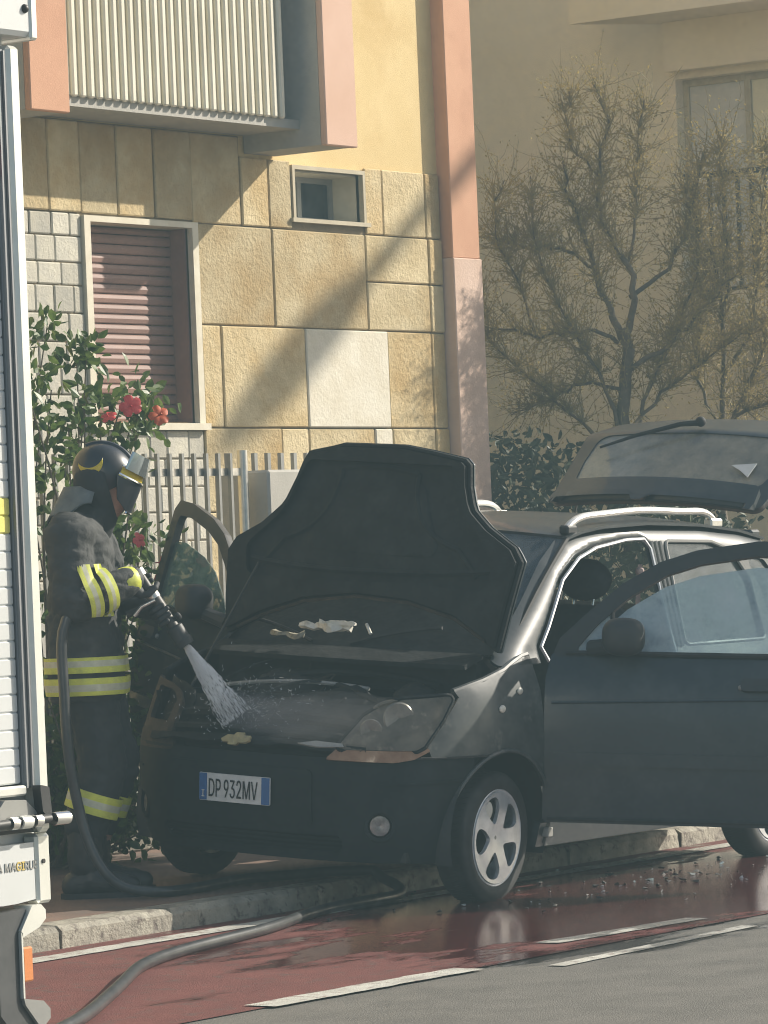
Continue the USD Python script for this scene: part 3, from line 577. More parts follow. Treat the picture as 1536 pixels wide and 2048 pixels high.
# --- bumper with fog-lamp holes and intake
sa = sx(-.2)
bp = sbox(-sa, .185, sa, .605)
for sg in (1, -1): bp = bp.difference(s_arch(sg).buffer(.0))
fogs = [(sy(-.60), .338), (sy(.62), .345)]
for f_ in fogs: bp = bp.difference(Point(f_).buffer(.055))
bp = bp.difference(rnd(sbox(-.46, .225, .46, .295), .03))
bump = part(car, 'front_bumper', front(bp), 'bumper_black', smooth=50)
part(bump, 'plate_panel', front(rnd(sbox(-.40, .325, .34, .555), .03), d=.010, t=.012), 'bumper_black', smooth=50)
part(bump, 'intake', front(sbox(-.48, .215, .48, .305), d=-.04, t=.01), 'burnt_black')
for k in range(3): part(bump, 'intake_slat', front(sbox(-.46, .236+k*.02, .46, .243+k*.02), d=-.012, t=.015), 'bumper_black')
for sg in (1, -1): part(bump, 'crease', front(Polygon([(sg*.62, .50), (sg*1.02, .515), (sg*1.02, .522), (sg*.62, .508)]), d=.006, t=.01), 'bumper_black', smooth=50)
for i, f_ in enumerate(fogs):
    c = S(np.array([f_[0]]), np.array([f_[1]]))[0]; n = np.array([-.80, -.6*np.sign(f_[0]), 0])
    x_, y_, d_ = frame(n); q = lathe([(.0, .002), (.022, .006), (.040, .004), (.048, -.012), (.05, -.05)], 24, 'z')
    fl = part(bump, 'fog_lamp', xf(q, np.stack([x_, y_, d_], 1), c-n*.012), 'lamp_dull', smooth=40)
    part(bump, 'fog_bezel', xf(lathe([(.046, -.02), (.049, .006), (.062, .004), (.066, -.012)], 24, 'z'), np.stack([x_, y_, d_], 1), c-n*.004), 'bumper_black', smooth=40)
# number plate
pl = part(car, 'number_plate', front(rnd(sbox(-.19, .400, .165, .512), .006), d=.034, t=.006, res=.03), 'plate_white', smooth=50)
part(pl, 'blue_band', front(sbox(-.188, .402, -.150, .510), d=.036, t=.006), 'plate_blue')
part(pl, 'blue_band', front(sbox(.125, .402, .163, .510), d=.036, t=.006), 'plate_blue')
def on_front(text, s0, z0, h, d, wide=1.0):
    m = meshkit.text_mesh(text, h, .002); V = m.vertices.copy()
    P = S(s0+V[:, 0]*wide, z0+V[:, 1], d); P = P+np.array([-1, 0, 0])*V[:, 2:3]; return trimesh.Trimesh(P, m.faces, process=False)
for txt, s0 in (('DP', -.142), ('932MV', -.066)):
    part(pl, 'lettering', on_front(txt, s0, .418, .072, .0362, .50 if txt != 'DP' else .50), 'letter_black', smooth=False)
part(pl, 'country_letter', on_front('I', -.174, .415, .028, .038), 'plate_white', smooth=False)
# --- nose: burnt grille, bar, emblem
part(car, 'grille_cavity', front(sbox(-.62, .60, .62, .80), d=-.07, t=.01), 'burnt_black')
gb = Polygon([(s, .652+.018*np.cos(s*3)) for s in np.linspace(-.56, .56, 24)]+[(s, .628+.016*np.cos(s*3)-.006*np.sin(s*21)) for s in np.linspace(.56, -.56, 24)])
part(car, 'grille_bar', front(gb, d=.012, t=.03), 'burnt_black', smooth=50)
bow = Polygon([(-.062, .0), (-.048, .020), (-.020, .020), (-.016, .032), (.020, .032), (.024, .020), (.056, .020), (.066, .0), (.05, -.012), (.022, -.012), (.018, -.024), (-.018, -.024), (-.022, -.012), (-.050, -.012)])
bow = affinity.translate(affinity.scale(affinity.skew(bow, xs=18), 1.12, .85), 0, .652)
part(car, 'emblem', front(affinity.translate(bow, -.03, 0), d=.042, t=.010, res=.02), 'gold', smooth=False)
part(car, 'melted_trim', front(Polygon([(.26, .655), (.34, .668), (.46, .662), (.47, .650), (.36, .645)]), d=.02, t=.02, res=.02), 'grey_metal')
sl = [(-.62, .69), (-.45, .722), (-.2, .73), (0, .728), (.2, .735), (.42, .725), (.60, .70)]
part(car, 'slam_panel', cat([tube(np.array([S(np.array([s]), np.array([z]), -.05)[0]+[.02, 0, .0] for s, z in sl]), .03, 8), tube(np.array([S(np.array([s]), np.array([z-.05]), -.04)[0] for s, z in sl]), .022, 8)]), 'burnt_black')
# --- headlamps: left clouded, right burnt out
def sL(y): return sy(-y)
lens = [(sL(.43), .640), (sL(.47), .70), (sL(.52), .765), (sL(.60), .808), (sL(.68), .834), (sx(-.315), .850), (sx(-.285), .848), (sx(-.345), .76), (sx(-.425), .655), (sx(-.45), .640)]
turn = [(sL(.39), .598), (sL(.43), .638), (sx(-.44), .638), (sx(-.425), .655), (sx(-.40), .640), (sx(-.46), .605), (sL(.64), .592)]
LP, TP = rnd(Polygon(lens).buffer(0), .012), rnd(Polygon(turn).buffer(0), .006)
hl = part(car, 'headlight', front(LP, d=.012, t=.02, res=.03), 'lamp_cloudy', smooth=60)
part(hl, 'turn_signal', front(TP, d=.012, t=.02, res=.02), 'turn_orange', smooth=60)
for s_, z_, r_ in ((sL(.66), .765, .058), (sL(.56), .715, .042)):
    cc = S(np.array([s_]), np.array([z_]), .016)[0]; nn = S(np.array([s_]), np.array([z_]), .03)[0]-cc; x_, y_, d_ = frame(nn); part(hl, 'reflector', xf(lathe([(.001, -.004), (r_*.3, .0), (r_*.8, .002), (r_, .004), (r_*1.1, -.002)], 24, 'z'), np.stack([x_, y_, d_], 1), cc), 'lamp_dim', smooth=40)
part(hl, 'rim', tube(np.array([S(np.array([s]), np.array([z]), .008)[0] for s, z in LP.buffer(.006).exterior.coords]), .009, 6), 'burnt_black')
part(hl, 'melted_lip', tube(spline([S(np.array([s]), np.array([z]), .02)[0] for s, z in ((sL(.56), .797), (sL(.61), .818), (sL(.66), .830))], 10), [.004, .007, .01, .01, .01, .01, .01, .008, .006, .003], 6), 'lamp_cloudy')
mir = lambda p: Polygon([(-s, z) for s, z in p.exterior.coords])
h2 = part(car, 'headlight', front(mir(LP.union(TP).buffer(.01)), d=-.06, t=.01), 'burnt_black', label='burnt-out lamp socket with brown scorched rim')
rag = mir(LP); hole = affinity.scale(rag, .55, .62, origin=(-sL(.60), .755)); rag = rag.buffer(.008).difference(affinity.translate(hole, 0, .01))
part(h2, 'scorched_rim', front(rag, d=-.004, t=.02, res=.02), 'burnt_rust', smooth=50)
part(h2, 'lower_residue', front(mir(TP.buffer(.012)), d=.0, t=.02, res=.02), 'burnt_rust', smooth=50)
# --- fenders
for sg in (1, -1): part(car, 'panel_gap', tube(np.array([S(np.array([sg*sx(x)]), np.array([.6085]), .003)[0] for x in np.linspace(-.46, -.10, 12)]), .005, 5), 'rubber')
fen = Polygon([(-.395, .61), (-.41, .655), (-.33, .755), (-.255, .845), (-.27, .868), (-.10, .905), (.06, .94), (.13, .965), (.22, .988), (.275, .995), (.275, .28), (.2, .20), (-.2, .2), (-.2, .607)]).difference(ARCH).difference(sbox(-.6, .1, -.02, .606))
for sg, m_ in ((1, 'scorched_paint'), (-1, 'burnt_black')):
    fd = part(car, 'fender', side(fen, sg), m_, smooth=50)
    part(fd, 'arch_lip', tube(np.array([S(np.array([sg*sx(.337*math.cos(a_))]), np.array([.285+.337*math.sin(a_)]), .004)[0] for a_ in np.linspace(-.2, math.pi+.25, 30)]), .009, 6), m_ if sg > 0 else 'burnt_black')
    part(fd, 'top_edge', tube(np.array([S(np.array([sg*sx(x)]), np.array([z]), -.012)[0] for x, z in ((-.27, .866), (-.10, .903), (.06, .938), (.13, .962), (.22, .988), (.27, .994))]), .014, 8), 'scorched_paint' if sg > 0 else 'burnt_black')
    if sg > 0:
        for x, z, r_ in ((-.02, .79, .020), (.12, .855, .018)):
            c = S(np.array([sx(x)]), np.array([z]), .004)[0]; part(fd, 'side_repeater', ball(c, r_, 2, (1, .5, .8)), 'ash_white')
def wheel_well(x, sg):
    an = np.linspace(-.32, math.pi+.32, 28); arc = [(x+.345*math.cos(a_), .285+.345*math.sin(a_)) for a_ in an]; P = np.array(arc); n = len(P)
    V = np.vstack([np.c_[P[:, 0], np.full(n, -sg*.55), P[:, 1]], np.c_[P[:, 0], np.full(n, -sg*.80), P[:, 1]]]); Fc = [[i, i+1, n+i+1] for i in range(n-1)]+[[i, n+i+1, n+i] for i in range(n-1)]
    return cat([trimesh.Trimesh(V, Fc, process=False), patch(Polygon(arc), lambda u, z: st(u, -sg*.55, z), .2, 0)])
part(car, 'wheel_well', wheel_well(0, 1), 'black_plastic'); part(car, 'wheel_well', wheel_well(0, -1), 'black_plastic'); part(car, 'wheel_well', wheel_well(2.24, 1), 'black_plastic')
# --- wheels
def wheel(cx, cy, sg, steer, lab=None, flat=0.):
    R_, Rr, w = .268, .198, .155; Rm = Rz(steer)
    T_ = lambda m: xf(m, Rm@np.diag([1, -1. if sg > 0 else 1., 1]) if False else Rm, (cx, cy, R_-.003))
    o = -sg  # outward y sign
    ty = lathe([(Rr-.004, o*.070), (Rr+.012, o*.080), (R_-.035, o*.082), (R_-.012, o*.070), (R_, o*.052), (R_, -o*.052), (R_-.012, -o*.070), (R_-.035, -o*.08), (Rr, -o*.07)], 64)
    wheel_ = part(car, 'wheel', T_(ty), 'rubber', smooth=40, label=lab)
    part(wheel_, 'tread', T_(cat([tube([(R_*math.cos(a_)+.001*math.cos(a_), yy-.016, R_*math.sin(a_)), (R_*math.cos(a_+.045), yy+.016, R_*math.sin(a_+.045))], .003, 4) for a_ in np.linspace(0, 2*np.pi, 60, endpoint=False) for yy in (-.034, .0, .034)])), 'rubber', smooth=False, kind='stuff')
    ring = Point(0, 0).buffer(Rr-.012, 32)
    for k in range(5):
        a_ = k*2*np.pi/5+.35; h = affinity.rotate(affinity.scale(Point(0, 0).buffer(1, 12), .046, .054), 0)
        h = Polygon([(x*(1+.5*(y/.052)), y) for x, y in h.exterior.coords]); h = affinity.rotate(affinity.translate(h, 0, .118), math.degrees(a_), origin=(0, 0)); ring = ring.difference(h)
    prof = lambda r: np.interp(r, [0, .035, .07, .12, .17, Rr], [.048, .052, .060, .064, .058, .060])
    face = patch(ring, lambda x, z: st(x, o*prof(np.hypot(x, z)), z), .022, .016, flip=(o > 0) == False)
    part(wheel_, 'rim', T_(face), 'alloy', smooth=40)
    part(wheel_, 'rim_lip', T_(lathe([(Rr-.020, o*.058), (Rr-.014, o*.068), (Rr-.004, o*.074), (Rr+.003, o*.070), (Rr, o*.04), (Rr-.012, o*.0), (Rr-.02, -o*.06)], 48)), 'alloy', smooth=40)
    part(wheel_, 'brake_drum', T_(lathe([(.001, o*.01), (.13, o*.01), (.135, -o*.03)], 32)), 'rubber', smooth=40)
    part(wheel_, 'hub_cap', T_(lathe([(.001, o*.066), (.018, o*.064), (.026, o*.056), (.028, o*.046)], 20)), 'grey_metal', smooth=40)
    for k in range(4):
        a_ = k*np.pi/2+.4; c = (.052*math.cos(a_), o*.060, .052*math.sin(a_)); part(wheel_, 'lug_nut', T_(cyl((c[0], o*.045, c[2]), (c[0], o*.062, c[2]), .011, .009, 6)), 'iron_dark', smooth=False)
    if sg > 0 and cx < 1: part(wheel_, 'white_clip', T_(ball((-.065, o*.066, .115), .034, 2, (1, .25, 1.1))), 'ash_white')
wheel(0, -.715, 1, math.radians(4.0), 'silver alloy wheel nearest the camera'); wheel(2.24, -.715, 1, 0.); wheel(0, .715, -1, math.radians(4.0)); wheel(2.24, .715, -1, 0.)
# --- sides: sill, rear door, quarter
part(car, 'sill', side(Polygon([(.275, .205), (1.93, .205), (1.94, .305), (.275, .305)]), 1, d=.004, t=.03), 'car_paint', smooth=50)
part(car, 'jack_pad', box(.31, .35, -.835, -.80, .245, .285, .004), 'grey_metal')
part(car, 'sill', side(Polygon([(.275, .205), (1.93, .205), (1.94, .305), (.275, .305)]), -1, t=.03), 'car_paint', smooth=50)
ru = Polygon([(1.42, .305), (1.42, .985), (2.24, .985), (2.24, .60), (1.9, .36), (1.88, .305)]).difference(RARCH.buffer(.012))
rd = part(car, 'rear_door', side(ru, 1, d=.002, t=.02), 'car_paint', smooth=50); part(rd, 'handle', side(rnd(sbox(2.02, .86, 2.17, .905), .015), 1, d=.025, t=.02), 'car_paint', smooth=50)
part(car, 'rear_door', side(ru, -1, d=.002, t=.02), 'car_paint', smooth=50)
qp = Polygon([(2.25, .985), (2.25, .60), (2.4, .59), (2.72, .25), (3.0, .25), (3.0, .985)]).difference(RARCH)
for sg in (1, -1):
    qm = Polygon([(sx(min(x, 2.30))+max(0, x-2.30)*1.15, z) for x, z in shapely.segmentize(qp, .05).exterior.coords])
    part(car, 'rear_quarter', patch(qm, lambda s, z, sg=sg: S(sg*s, z), .06, .012, flip=(sg < 0)), 'car_paint', smooth=50)
rbm = sbox(-(_S[-1]), .22, -_S[-1]+.6, .62); part(car, 'rear_bumper', cat([patch(sbox(_S[-1]-.75, .24, _S[-1]-.001, .64), lambda s, z, sg=sg: S(sg*s, z, .012), .06, .02, flip=(sg < 0)) for sg in (1, -1)]), 'bumper_black', smooth=50)
# --- greenhouse sides with openings
def gy(z): return HW-np.interp(z, *SIDE)
gh = Polygon([(.06, .975), (.16, 1.05), (.38, 1.205), (.58, 1.36), (.74, 1.452), (.86, 1.482), (1.03, 1.502), (1.4, 1.512), (1.86, 1.497), (2.2, 1.465), (2.42, 1.425), (2.55, 1.28), (2.68, 1.0), (2.68, .965), (.06, .955)])
od = Polygon([(.36, .90), (.37, 1.02), (.46, 1.10), (.64, 1.285), (.80, 1.372), (.95, 1.412), (1.2, 1.440), (1.345, 1.442), (1.385, 1.40), (1.40, .90)])
orr = rnd(Polygon([(1.50, .985), (1.515, 1.43), (1.9, 1.42), (2.06, 1.38), (2.17, 1.25), (2.19, .985)]), .03)
oq = rnd(Polygon([(2.26, 1.02), (2.25, 1.20), (2.17, 1.36), (2.33, 1.33), (2.46, 1.20), (2.52, 1.02)]), .03)
ghp = rnd(gh, .015).difference(od).difference(orr).difference(oq)
_gl = LineString([(.06, .975), (.16, 1.05), (.38, 1.205), (.58, 1.36), (.74, 1.452), (.86, 1.482), (1.03, 1.502), (1.4, 1.512), (1.86, 1.497), (2.2, 1.465), (2.42, 1.425), (2.55, 1.28), (2.68, 1.0)]); _ol = od.exterior
def edge_in(x, z):
    p = shapely.points(np.asarray(x), np.asarray(z)); d1 = shapely.distance(p, _gl); d2 = shapely.distance(p, _ol)
    return .055*np.clip(1-d1/.085, 0, 1)**2+.022*np.clip(1-d2/.03, 0, 1)**2
for sg in (1, -1):
    bs = part(car, 'body_side', patch(ghp, lambda x, z, sg=sg: st(x, -sg*(gy(z)-edge_in(x, z)), z), .016, .012, flip=(sg < 0)), 'car_paint', smooth=60)
    part(bs, 'door_seal', tube(np.array([(x, -sg*(gy(z)+.004), z) for x, z in ((.40, .96), (.37, 1.02), (.46, 1.10), (.64, 1.285), (.80, 1.372), (.95, 1.412), (1.2, 1.440), (1.345, 1.442), (1.385, 1.40), (1.392, 1.2), (1.395, .95))]), .008, 6), 'alloy' if sg > 0 else 'rubber')
    part(bs, 'rear_window', patch(orr.buffer(.006), lambda x, z, sg=sg: st(x, -sg*(gy(z)-.012), z), .08, .005, flip=(sg < 0)), 'car_glass', smooth=40)
    part(bs, 'window_trim', tube(np.array([(x, -sg*(gy(z)+.003), z) for x, z in orr.exterior.coords]), .008, 6), 'grey_metal')
    part(bs, 'quarter_window', patch(oq.buffer(.006), lambda x, z, sg=sg: st(x, -sg*(gy(z)-.012), z), .08, .005, flip=(sg < 0)), 'car_glass', smooth=40)
    part(bs, 'pillar_post', patch(Polygon([(1.40, .30), (1.40, .96), (1.42, .96), (1.42, .30)]), lambda x, z, sg=sg: st(x, -sg*(gy(z)-.03), z), .1, .04, flip=(sg < 0)), 'car_paint')
    part(bs, 'pillar_strip', cat([tube([(1.395+k*.035, -sg*(gy(.98)+.006), .98), (1.40+k*.035, -sg*(gy(1.43)+.006), 1.43)], .009, 6) for k in (0, 1, 2)]), 'grey_metal')
# --- roof, screen, rails
def roof(x, y):
    xe = np.interp(x, [.62, .74, .86, 1.03, 1.4, 1.86, 2.2, 2.45], [1.40, 1.452, 1.482, 1.502, 1.512, 1.497, 1.465, 1.42])
    hw = gy(xe); k = np.clip(np.abs(y)/hw, 0, 1); return st(x, y, xe+.028*(1-k**2.2))
rp = Polygon([(.76, -.61), (.70, -.40), (.665, 0), (.70, .40), (.76, .61), (1.4, .612), (2.42, .60), (2.44, 0), (2.42, -.60), (1.4, -.612)])
rf = part(car, 'roof', patch(rp, roof, .06, .012), 'car_paint', smooth=50)
for sg in (1, -1):
    yv = -sg*.575
    ra = part(car, 'roof_rail', tube(spline([(.80, yv, 1.490), (.86, yv, 1.525), (1.02, yv, 1.548), (1.45, yv, 1.562), (1.8, yv, 1.552), (1.97, yv, 1.533), (2.02, yv, 1.500)], 30), .0165, 10), 'rail_silver')
    part(ra, 'rail_foot', box(.78, .86, yv-.024, yv+.024, 1.470, 1.508, .008), 'black_plastic'); part(ra, 'rail_foot', box(1.96, 2.06, yv-.022, yv+.022, 1.478, 1.518, .008), 'rail_silver')
def screen(u, v):   # u -1..1 across, v 0..1 up
    hw = (1-v)*.705+v*.60; xb = .16-.10*(1-u**2); xt = .77-.09*(1-u**2); zb, zt = .985-.0*u, 1.452+.025*(1-u**2)
    return st(xb+(xt-xb)*v, u*hw, zb+(zt-zb)*v+.02*np.sin(np.pi*v))
part(car, 'windscreen', patch(sbox(-1, 0, 1, 1), screen, .12, .006), 'car_glass', smooth=40)
part(car, 'sooty_screen_band', patch(sbox(-.985, .0, .985, .36), lambda u, v: screen(u, v)-np.array([.009, 0, -.004]), .12, .002), 'burnt_black', smooth=40)
part(car, 'screen_trim', cat([tube(screen(np.linspace(-1, 1, 20), np.ones(20)), .012, 6), tube(screen(np.full(12, -1.), np.linspace(0, 1, 12)), .012, 6), tube(screen(np.full(12, 1.), np.linspace(0, 1, 12)), .012, 6)]), 'rubber')
for sg in (1, -1): part(car, 'wiper', tube(spline([(.06, -sg*.10+.1, 1.01), (.11, -sg*.3+.1, 1.06), (.15, -sg*.5+.1, 1.09)], 10), .008, 6), 'rubber')
part(car, 'cowl', patch(sbox(-1, 0, 1, 1), lambda u, v: st(-.06+.13*v-.05*(1-u**2), u*.66, .94+.04*v), .2, .02), 'burnt_black')
# --- shell inside: firewall, floor, engine bay, cabin
part(car, 'firewall', box(.02, .06, -.66, .66, .25, .96), 'burnt_black', smooth=False)
part(car, 'floor', box(-.45, 2.6, -.66, .66, .19, .23), 'black_plastic', smooth=False)
part(car, 'engine_bay_side', box(-.40, .02, -.66, -.63, .25, .80), 'burnt_black', smooth=False); part(car, 'engine_bay_side', box(-.40, .02, .63, .66, .25, .80), 'burnt_black', smooth=False)
def lump(c, r, sc, seed, amp=.35, sub=3):
    b = trimesh.creation.icosphere(subdivisions=sub); n = meshkit.fbm(b.vertices*2.2+seed*5, 4, seed)-.5; b.vertices = b.vertices*(1+amp*2*n[:, None])*np.asarray(sc)*r+np.asarray(c); return b
eng = part(car, 'engine', cat([lump((-.18, -.05, .68), .2, (1, 1.6, .8), 1), lump((-.12, .35, .70), .13, (1, 1, 1.1), 2), lump((-.2, -.42, .70), .12, (1, 1.2, 1), 3)]), 'burnt_black')
part(eng, 'battery_remains', lump((-.10, -.45, .80), .09, (1, 1.1, .8), 5, .2), 'burnt_black'); part(eng, 'air_box', lump((-.08, .18, .83), .10, (1.1, 1.7, .7), 6, .25), 'burnt_black')
for k, pts in enumerate([[(-.3, -.5, .76), (-.2, -.2, .84), (-.1, .1, .86), (0, .4, .82)], [(-.35, .5, .72), (-.2, .3, .84), (-.05, -.1, .90), (0, -.5, .86)], [(-.38, -.2, .74), (-.25, .05, .80), (-.22, .4, .78)]]): part(eng, 'hose_pipe', tube(spline(pts, 16), .014, 8), 'burnt_black')
part(eng, 'brace', tube(spline([(-.25, .42, .83), (-.2, .1, .86), (-.15, -.25, .845)], 10), .009, 6), 'grey_metal')
rw_ = np.random.default_rng(12)
for k in range(16):
    p0 = np.array([rw_.uniform(-.38, -.1), rw_.uniform(-.55, .55), rw_.uniform(.72, .84)]); p1 = p0+[rw_.uniform(.05, .25), rw_.uniform(-.3, .3), rw_.uniform(.0, .12)]; mid = (p0+p1)/2+rw_.normal(0, .05, 3)
    part(eng, 'wire', tube(spline([p0, mid, p1], 12), rw_.uniform(.003, .008), 5), 'burnt_black' if k % 3 else 'burnt_rust')
AS = lambda y, z, x=.03: (x, y, z)
def scrap(y0, y1, z0, z1, seed, th=.018):
    r_ = np.random.default_rng(seed); n_ = 9; ys = np.linspace(y0, y1, n_); up_ = [(y, z1-(z1-z0)*.45*r_.uniform()**1.5) for y in ys]; lo_ = [(y, z0+(z1-z0)*.3*r_.uniform()) for y in ys[::-1]]
    q = patch(Polygon(up_+lo_).buffer(0), lambda y, z: st(.0+.05*(meshkit.noise(np.stack([y*22, z*22, y*0+seed], 1), 2)-.5), y, z), .012, th); return q
part(eng, 'ash_scrap', scrap(.215, -.05, 1.052, 1.100, 4), 'ash_white', smooth=25); part(eng, 'ash_scrap', scrap(.37, .20, 1.02, 1.058, 9), 'ash_grey', smooth=25)
part(eng, 'ash_scrap', scrap(.10, -.07, 1.085, 1.108, 12), 'ash_white', smooth=25)
part(eng, 'ash_stick', cyl(AS(-.13, 1.10, -.01), AS(-.16, 1.06, -.02), .007), 'ash_white')
part(car, 'dashboard', cat([box(.12, .50, -.63, .63, .72, .98, .06), box(.2, .46, -.60, -.2, .95, 1.03, .03)]), 'seat_cloth')
part(car, 'steering_wheel', cat([xf(trimesh.creation.torus(.175, .016, 28, 10), Ry(math.radians(-62)), (.60, -.33, .96)), cyl((.45, -.33, .90), (.60, -.33, .96), .03)]), 'black_plastic')
for sg in (1, -1):
    y0 = -sg*.35; def_ = None
    seat = part(car, 'seat', cat([box(.72, 1.22, y0-.24, y0+.24, .40, .58, .06), xf(box(-.07, .07, -.24, .24, 0, .62, .05), Ry(math.radians(14)), (1.16, y0, .54))]), 'seat_cloth')
    part(seat, 'headrest', lump((1.31, y0, 1.255), .115, (.62, 1.15, .80), 11+sg, .05), 'seat_cloth')
    part(seat, 'rest_stem', cat([cyl((1.29, y0-.05, 1.1), (1.31, y0-.05, 1.2), .007), cyl((1.29, y0+.05, 1.1), (1.31, y0+.05, 1.2), .007)]), 'chrome')
part(car, 'rear_seat', cat([box(1.75, 2.15, -.60, .60, .42, .60, .06), xf(box(-.07, .07, -.60, .60, 0, .55, .05), Ry(math.radians(12)), (2.18, 0, .56))]), 'seat_cloth')
part(car, 'belt_strap', tube([(1.36, -.60, 1.33), (1.37, -.585, 1.15), (1.38, -.60, .98)], .018, 6, flat=.2), 'pinkish')
part(car, 'belt_anchor', ball((1.36, -.60, 1.30), .022), 'pinkish')
# --- raised bonnet
def hoodf(w, v):
    x = .105+.20*v-.16*np.clip(v-.42, 0, 1)**2-.035*(1-(w/.72)**2)*np.sin(np.pi*np.clip(v/.85, 0, 1)); return st(x, hw_(w, v), .975+v)
def hw_(w, v): w = np.asarray(w, float); return w*np.interp(v, [0, .45, .62, .9], [1.06, 1.06, .95, .93])-.055
ho = Polygon([(-.635, .02), (-.665, .22), (-.695, .40), (-.655, .46), (-.56, .535), (-.505, .60), (-.475, .70), (-.465, .79), (-.435, .815), (-.26, .843), (-.10, .864), (.24, .866), (.31, .85), (.425, .83), (.45, .79), (.475, .72), (.53, .60), (.60, .52), (.70, .455), (.735, .40), (.715, .20), (.69, .04),
      (.62, .07), (.50, .13), (.30, .195), (.05, .225), (-.2, .21), (-.42, .155), (-.56, .07)])
ho = rnd(ho, .012)
hd = part(car, 'bonnet', patch(ho, hoodf, .04, .010), 'car_paint', smooth=50)
off = lambda w, v, d: hoodf(w, v)-np.array([d, 0, 0])
part(hd, 'underside', patch(ho.buffer(-.004), lambda w, v: off(w, v, .016), .04, .012), 'burnt_black', smooth=50)
inner = rnd(Polygon([(-.40, .78), (.40, .79), (.45, .70), (.50, .56), (.62, .42), (.60, .30), (.30, .285), (-.2, .295), (-.55, .27), (-.58, .40), (-.47, .55), (-.42, .68)]), .04)
pad = rnd(Polygon([(-.24, .70), (.22, .72), (.30, .56), (.34, .42), (-.32, .40), (-.28, .55)]), .05)
hr = lambda poly, d, r_: tube(np.array([off(np.array([w]), np.array([v]), d)[0] for w, v in shapely.segmentize(poly.exterior, .03).coords]), r_, 6)
part(hd, 'rolled_edge', hr(ho.buffer(-.012), .022, .012), 'burnt_black')
part(hd, 'inner_frame', patch(ho.buffer(-.02).difference(inner), lambda w, v: off(w, v, .034), .04, .02), 'burnt_black', smooth=40)
part(hd, 'centre_pad', patch(pad, lambda w, v: off(w, v, .024), .04, .010), 'burnt_black', smooth=60)
part(hd, 'rib', tube(spline([off(np.array([w]), np.array([v]), .03)[0] for w, v in ((-.58, .36), (-.3, .34), (0, .335), (.3, .34), (.6, .37))], 20), .014, 6), 'burnt_black')
for pts in (((-.40, .44), (-.22, .58), (-.20, .74)), ((.44, .46), (.26, .60), (.22, .76)), ((-.50, .33), (-.40, .44)), ((.55, .34), (.44, .46)), ((-.20, .74), (0, .77), (.22, .76))):
    part(hd, 'rib', tube(spline([off(np.array([w]), np.array([v]), .028)[0] for w, v in pts], 12), .013, 6), 'burnt_black')
part(hd, 'latch_bolt', ball(off(np.array([.06]), np.array([.818]), .04)[0], .009), 'ash_white'); part(hd, 'latch_bolt', ball(off(np.array([-.02]), np.array([.818]), .04)[0], .009), 'ash_white')
part(hd, 'scorched_lip', tube(np.array([off(np.array([w]), np.array([v]), .035)[0] for w, v in ((.63, .075), (.50, .135), (.30, .20), (.05, .23), (-.2, .215), (-.42, .16), (-.57, .075))]), .008, 6), 'burnt_rust')
part(hd, 'stay', cyl((-.28, .58, .80), off(np.array([.56]), np.array([.35]), .03)[0], .006), 'iron_dark')
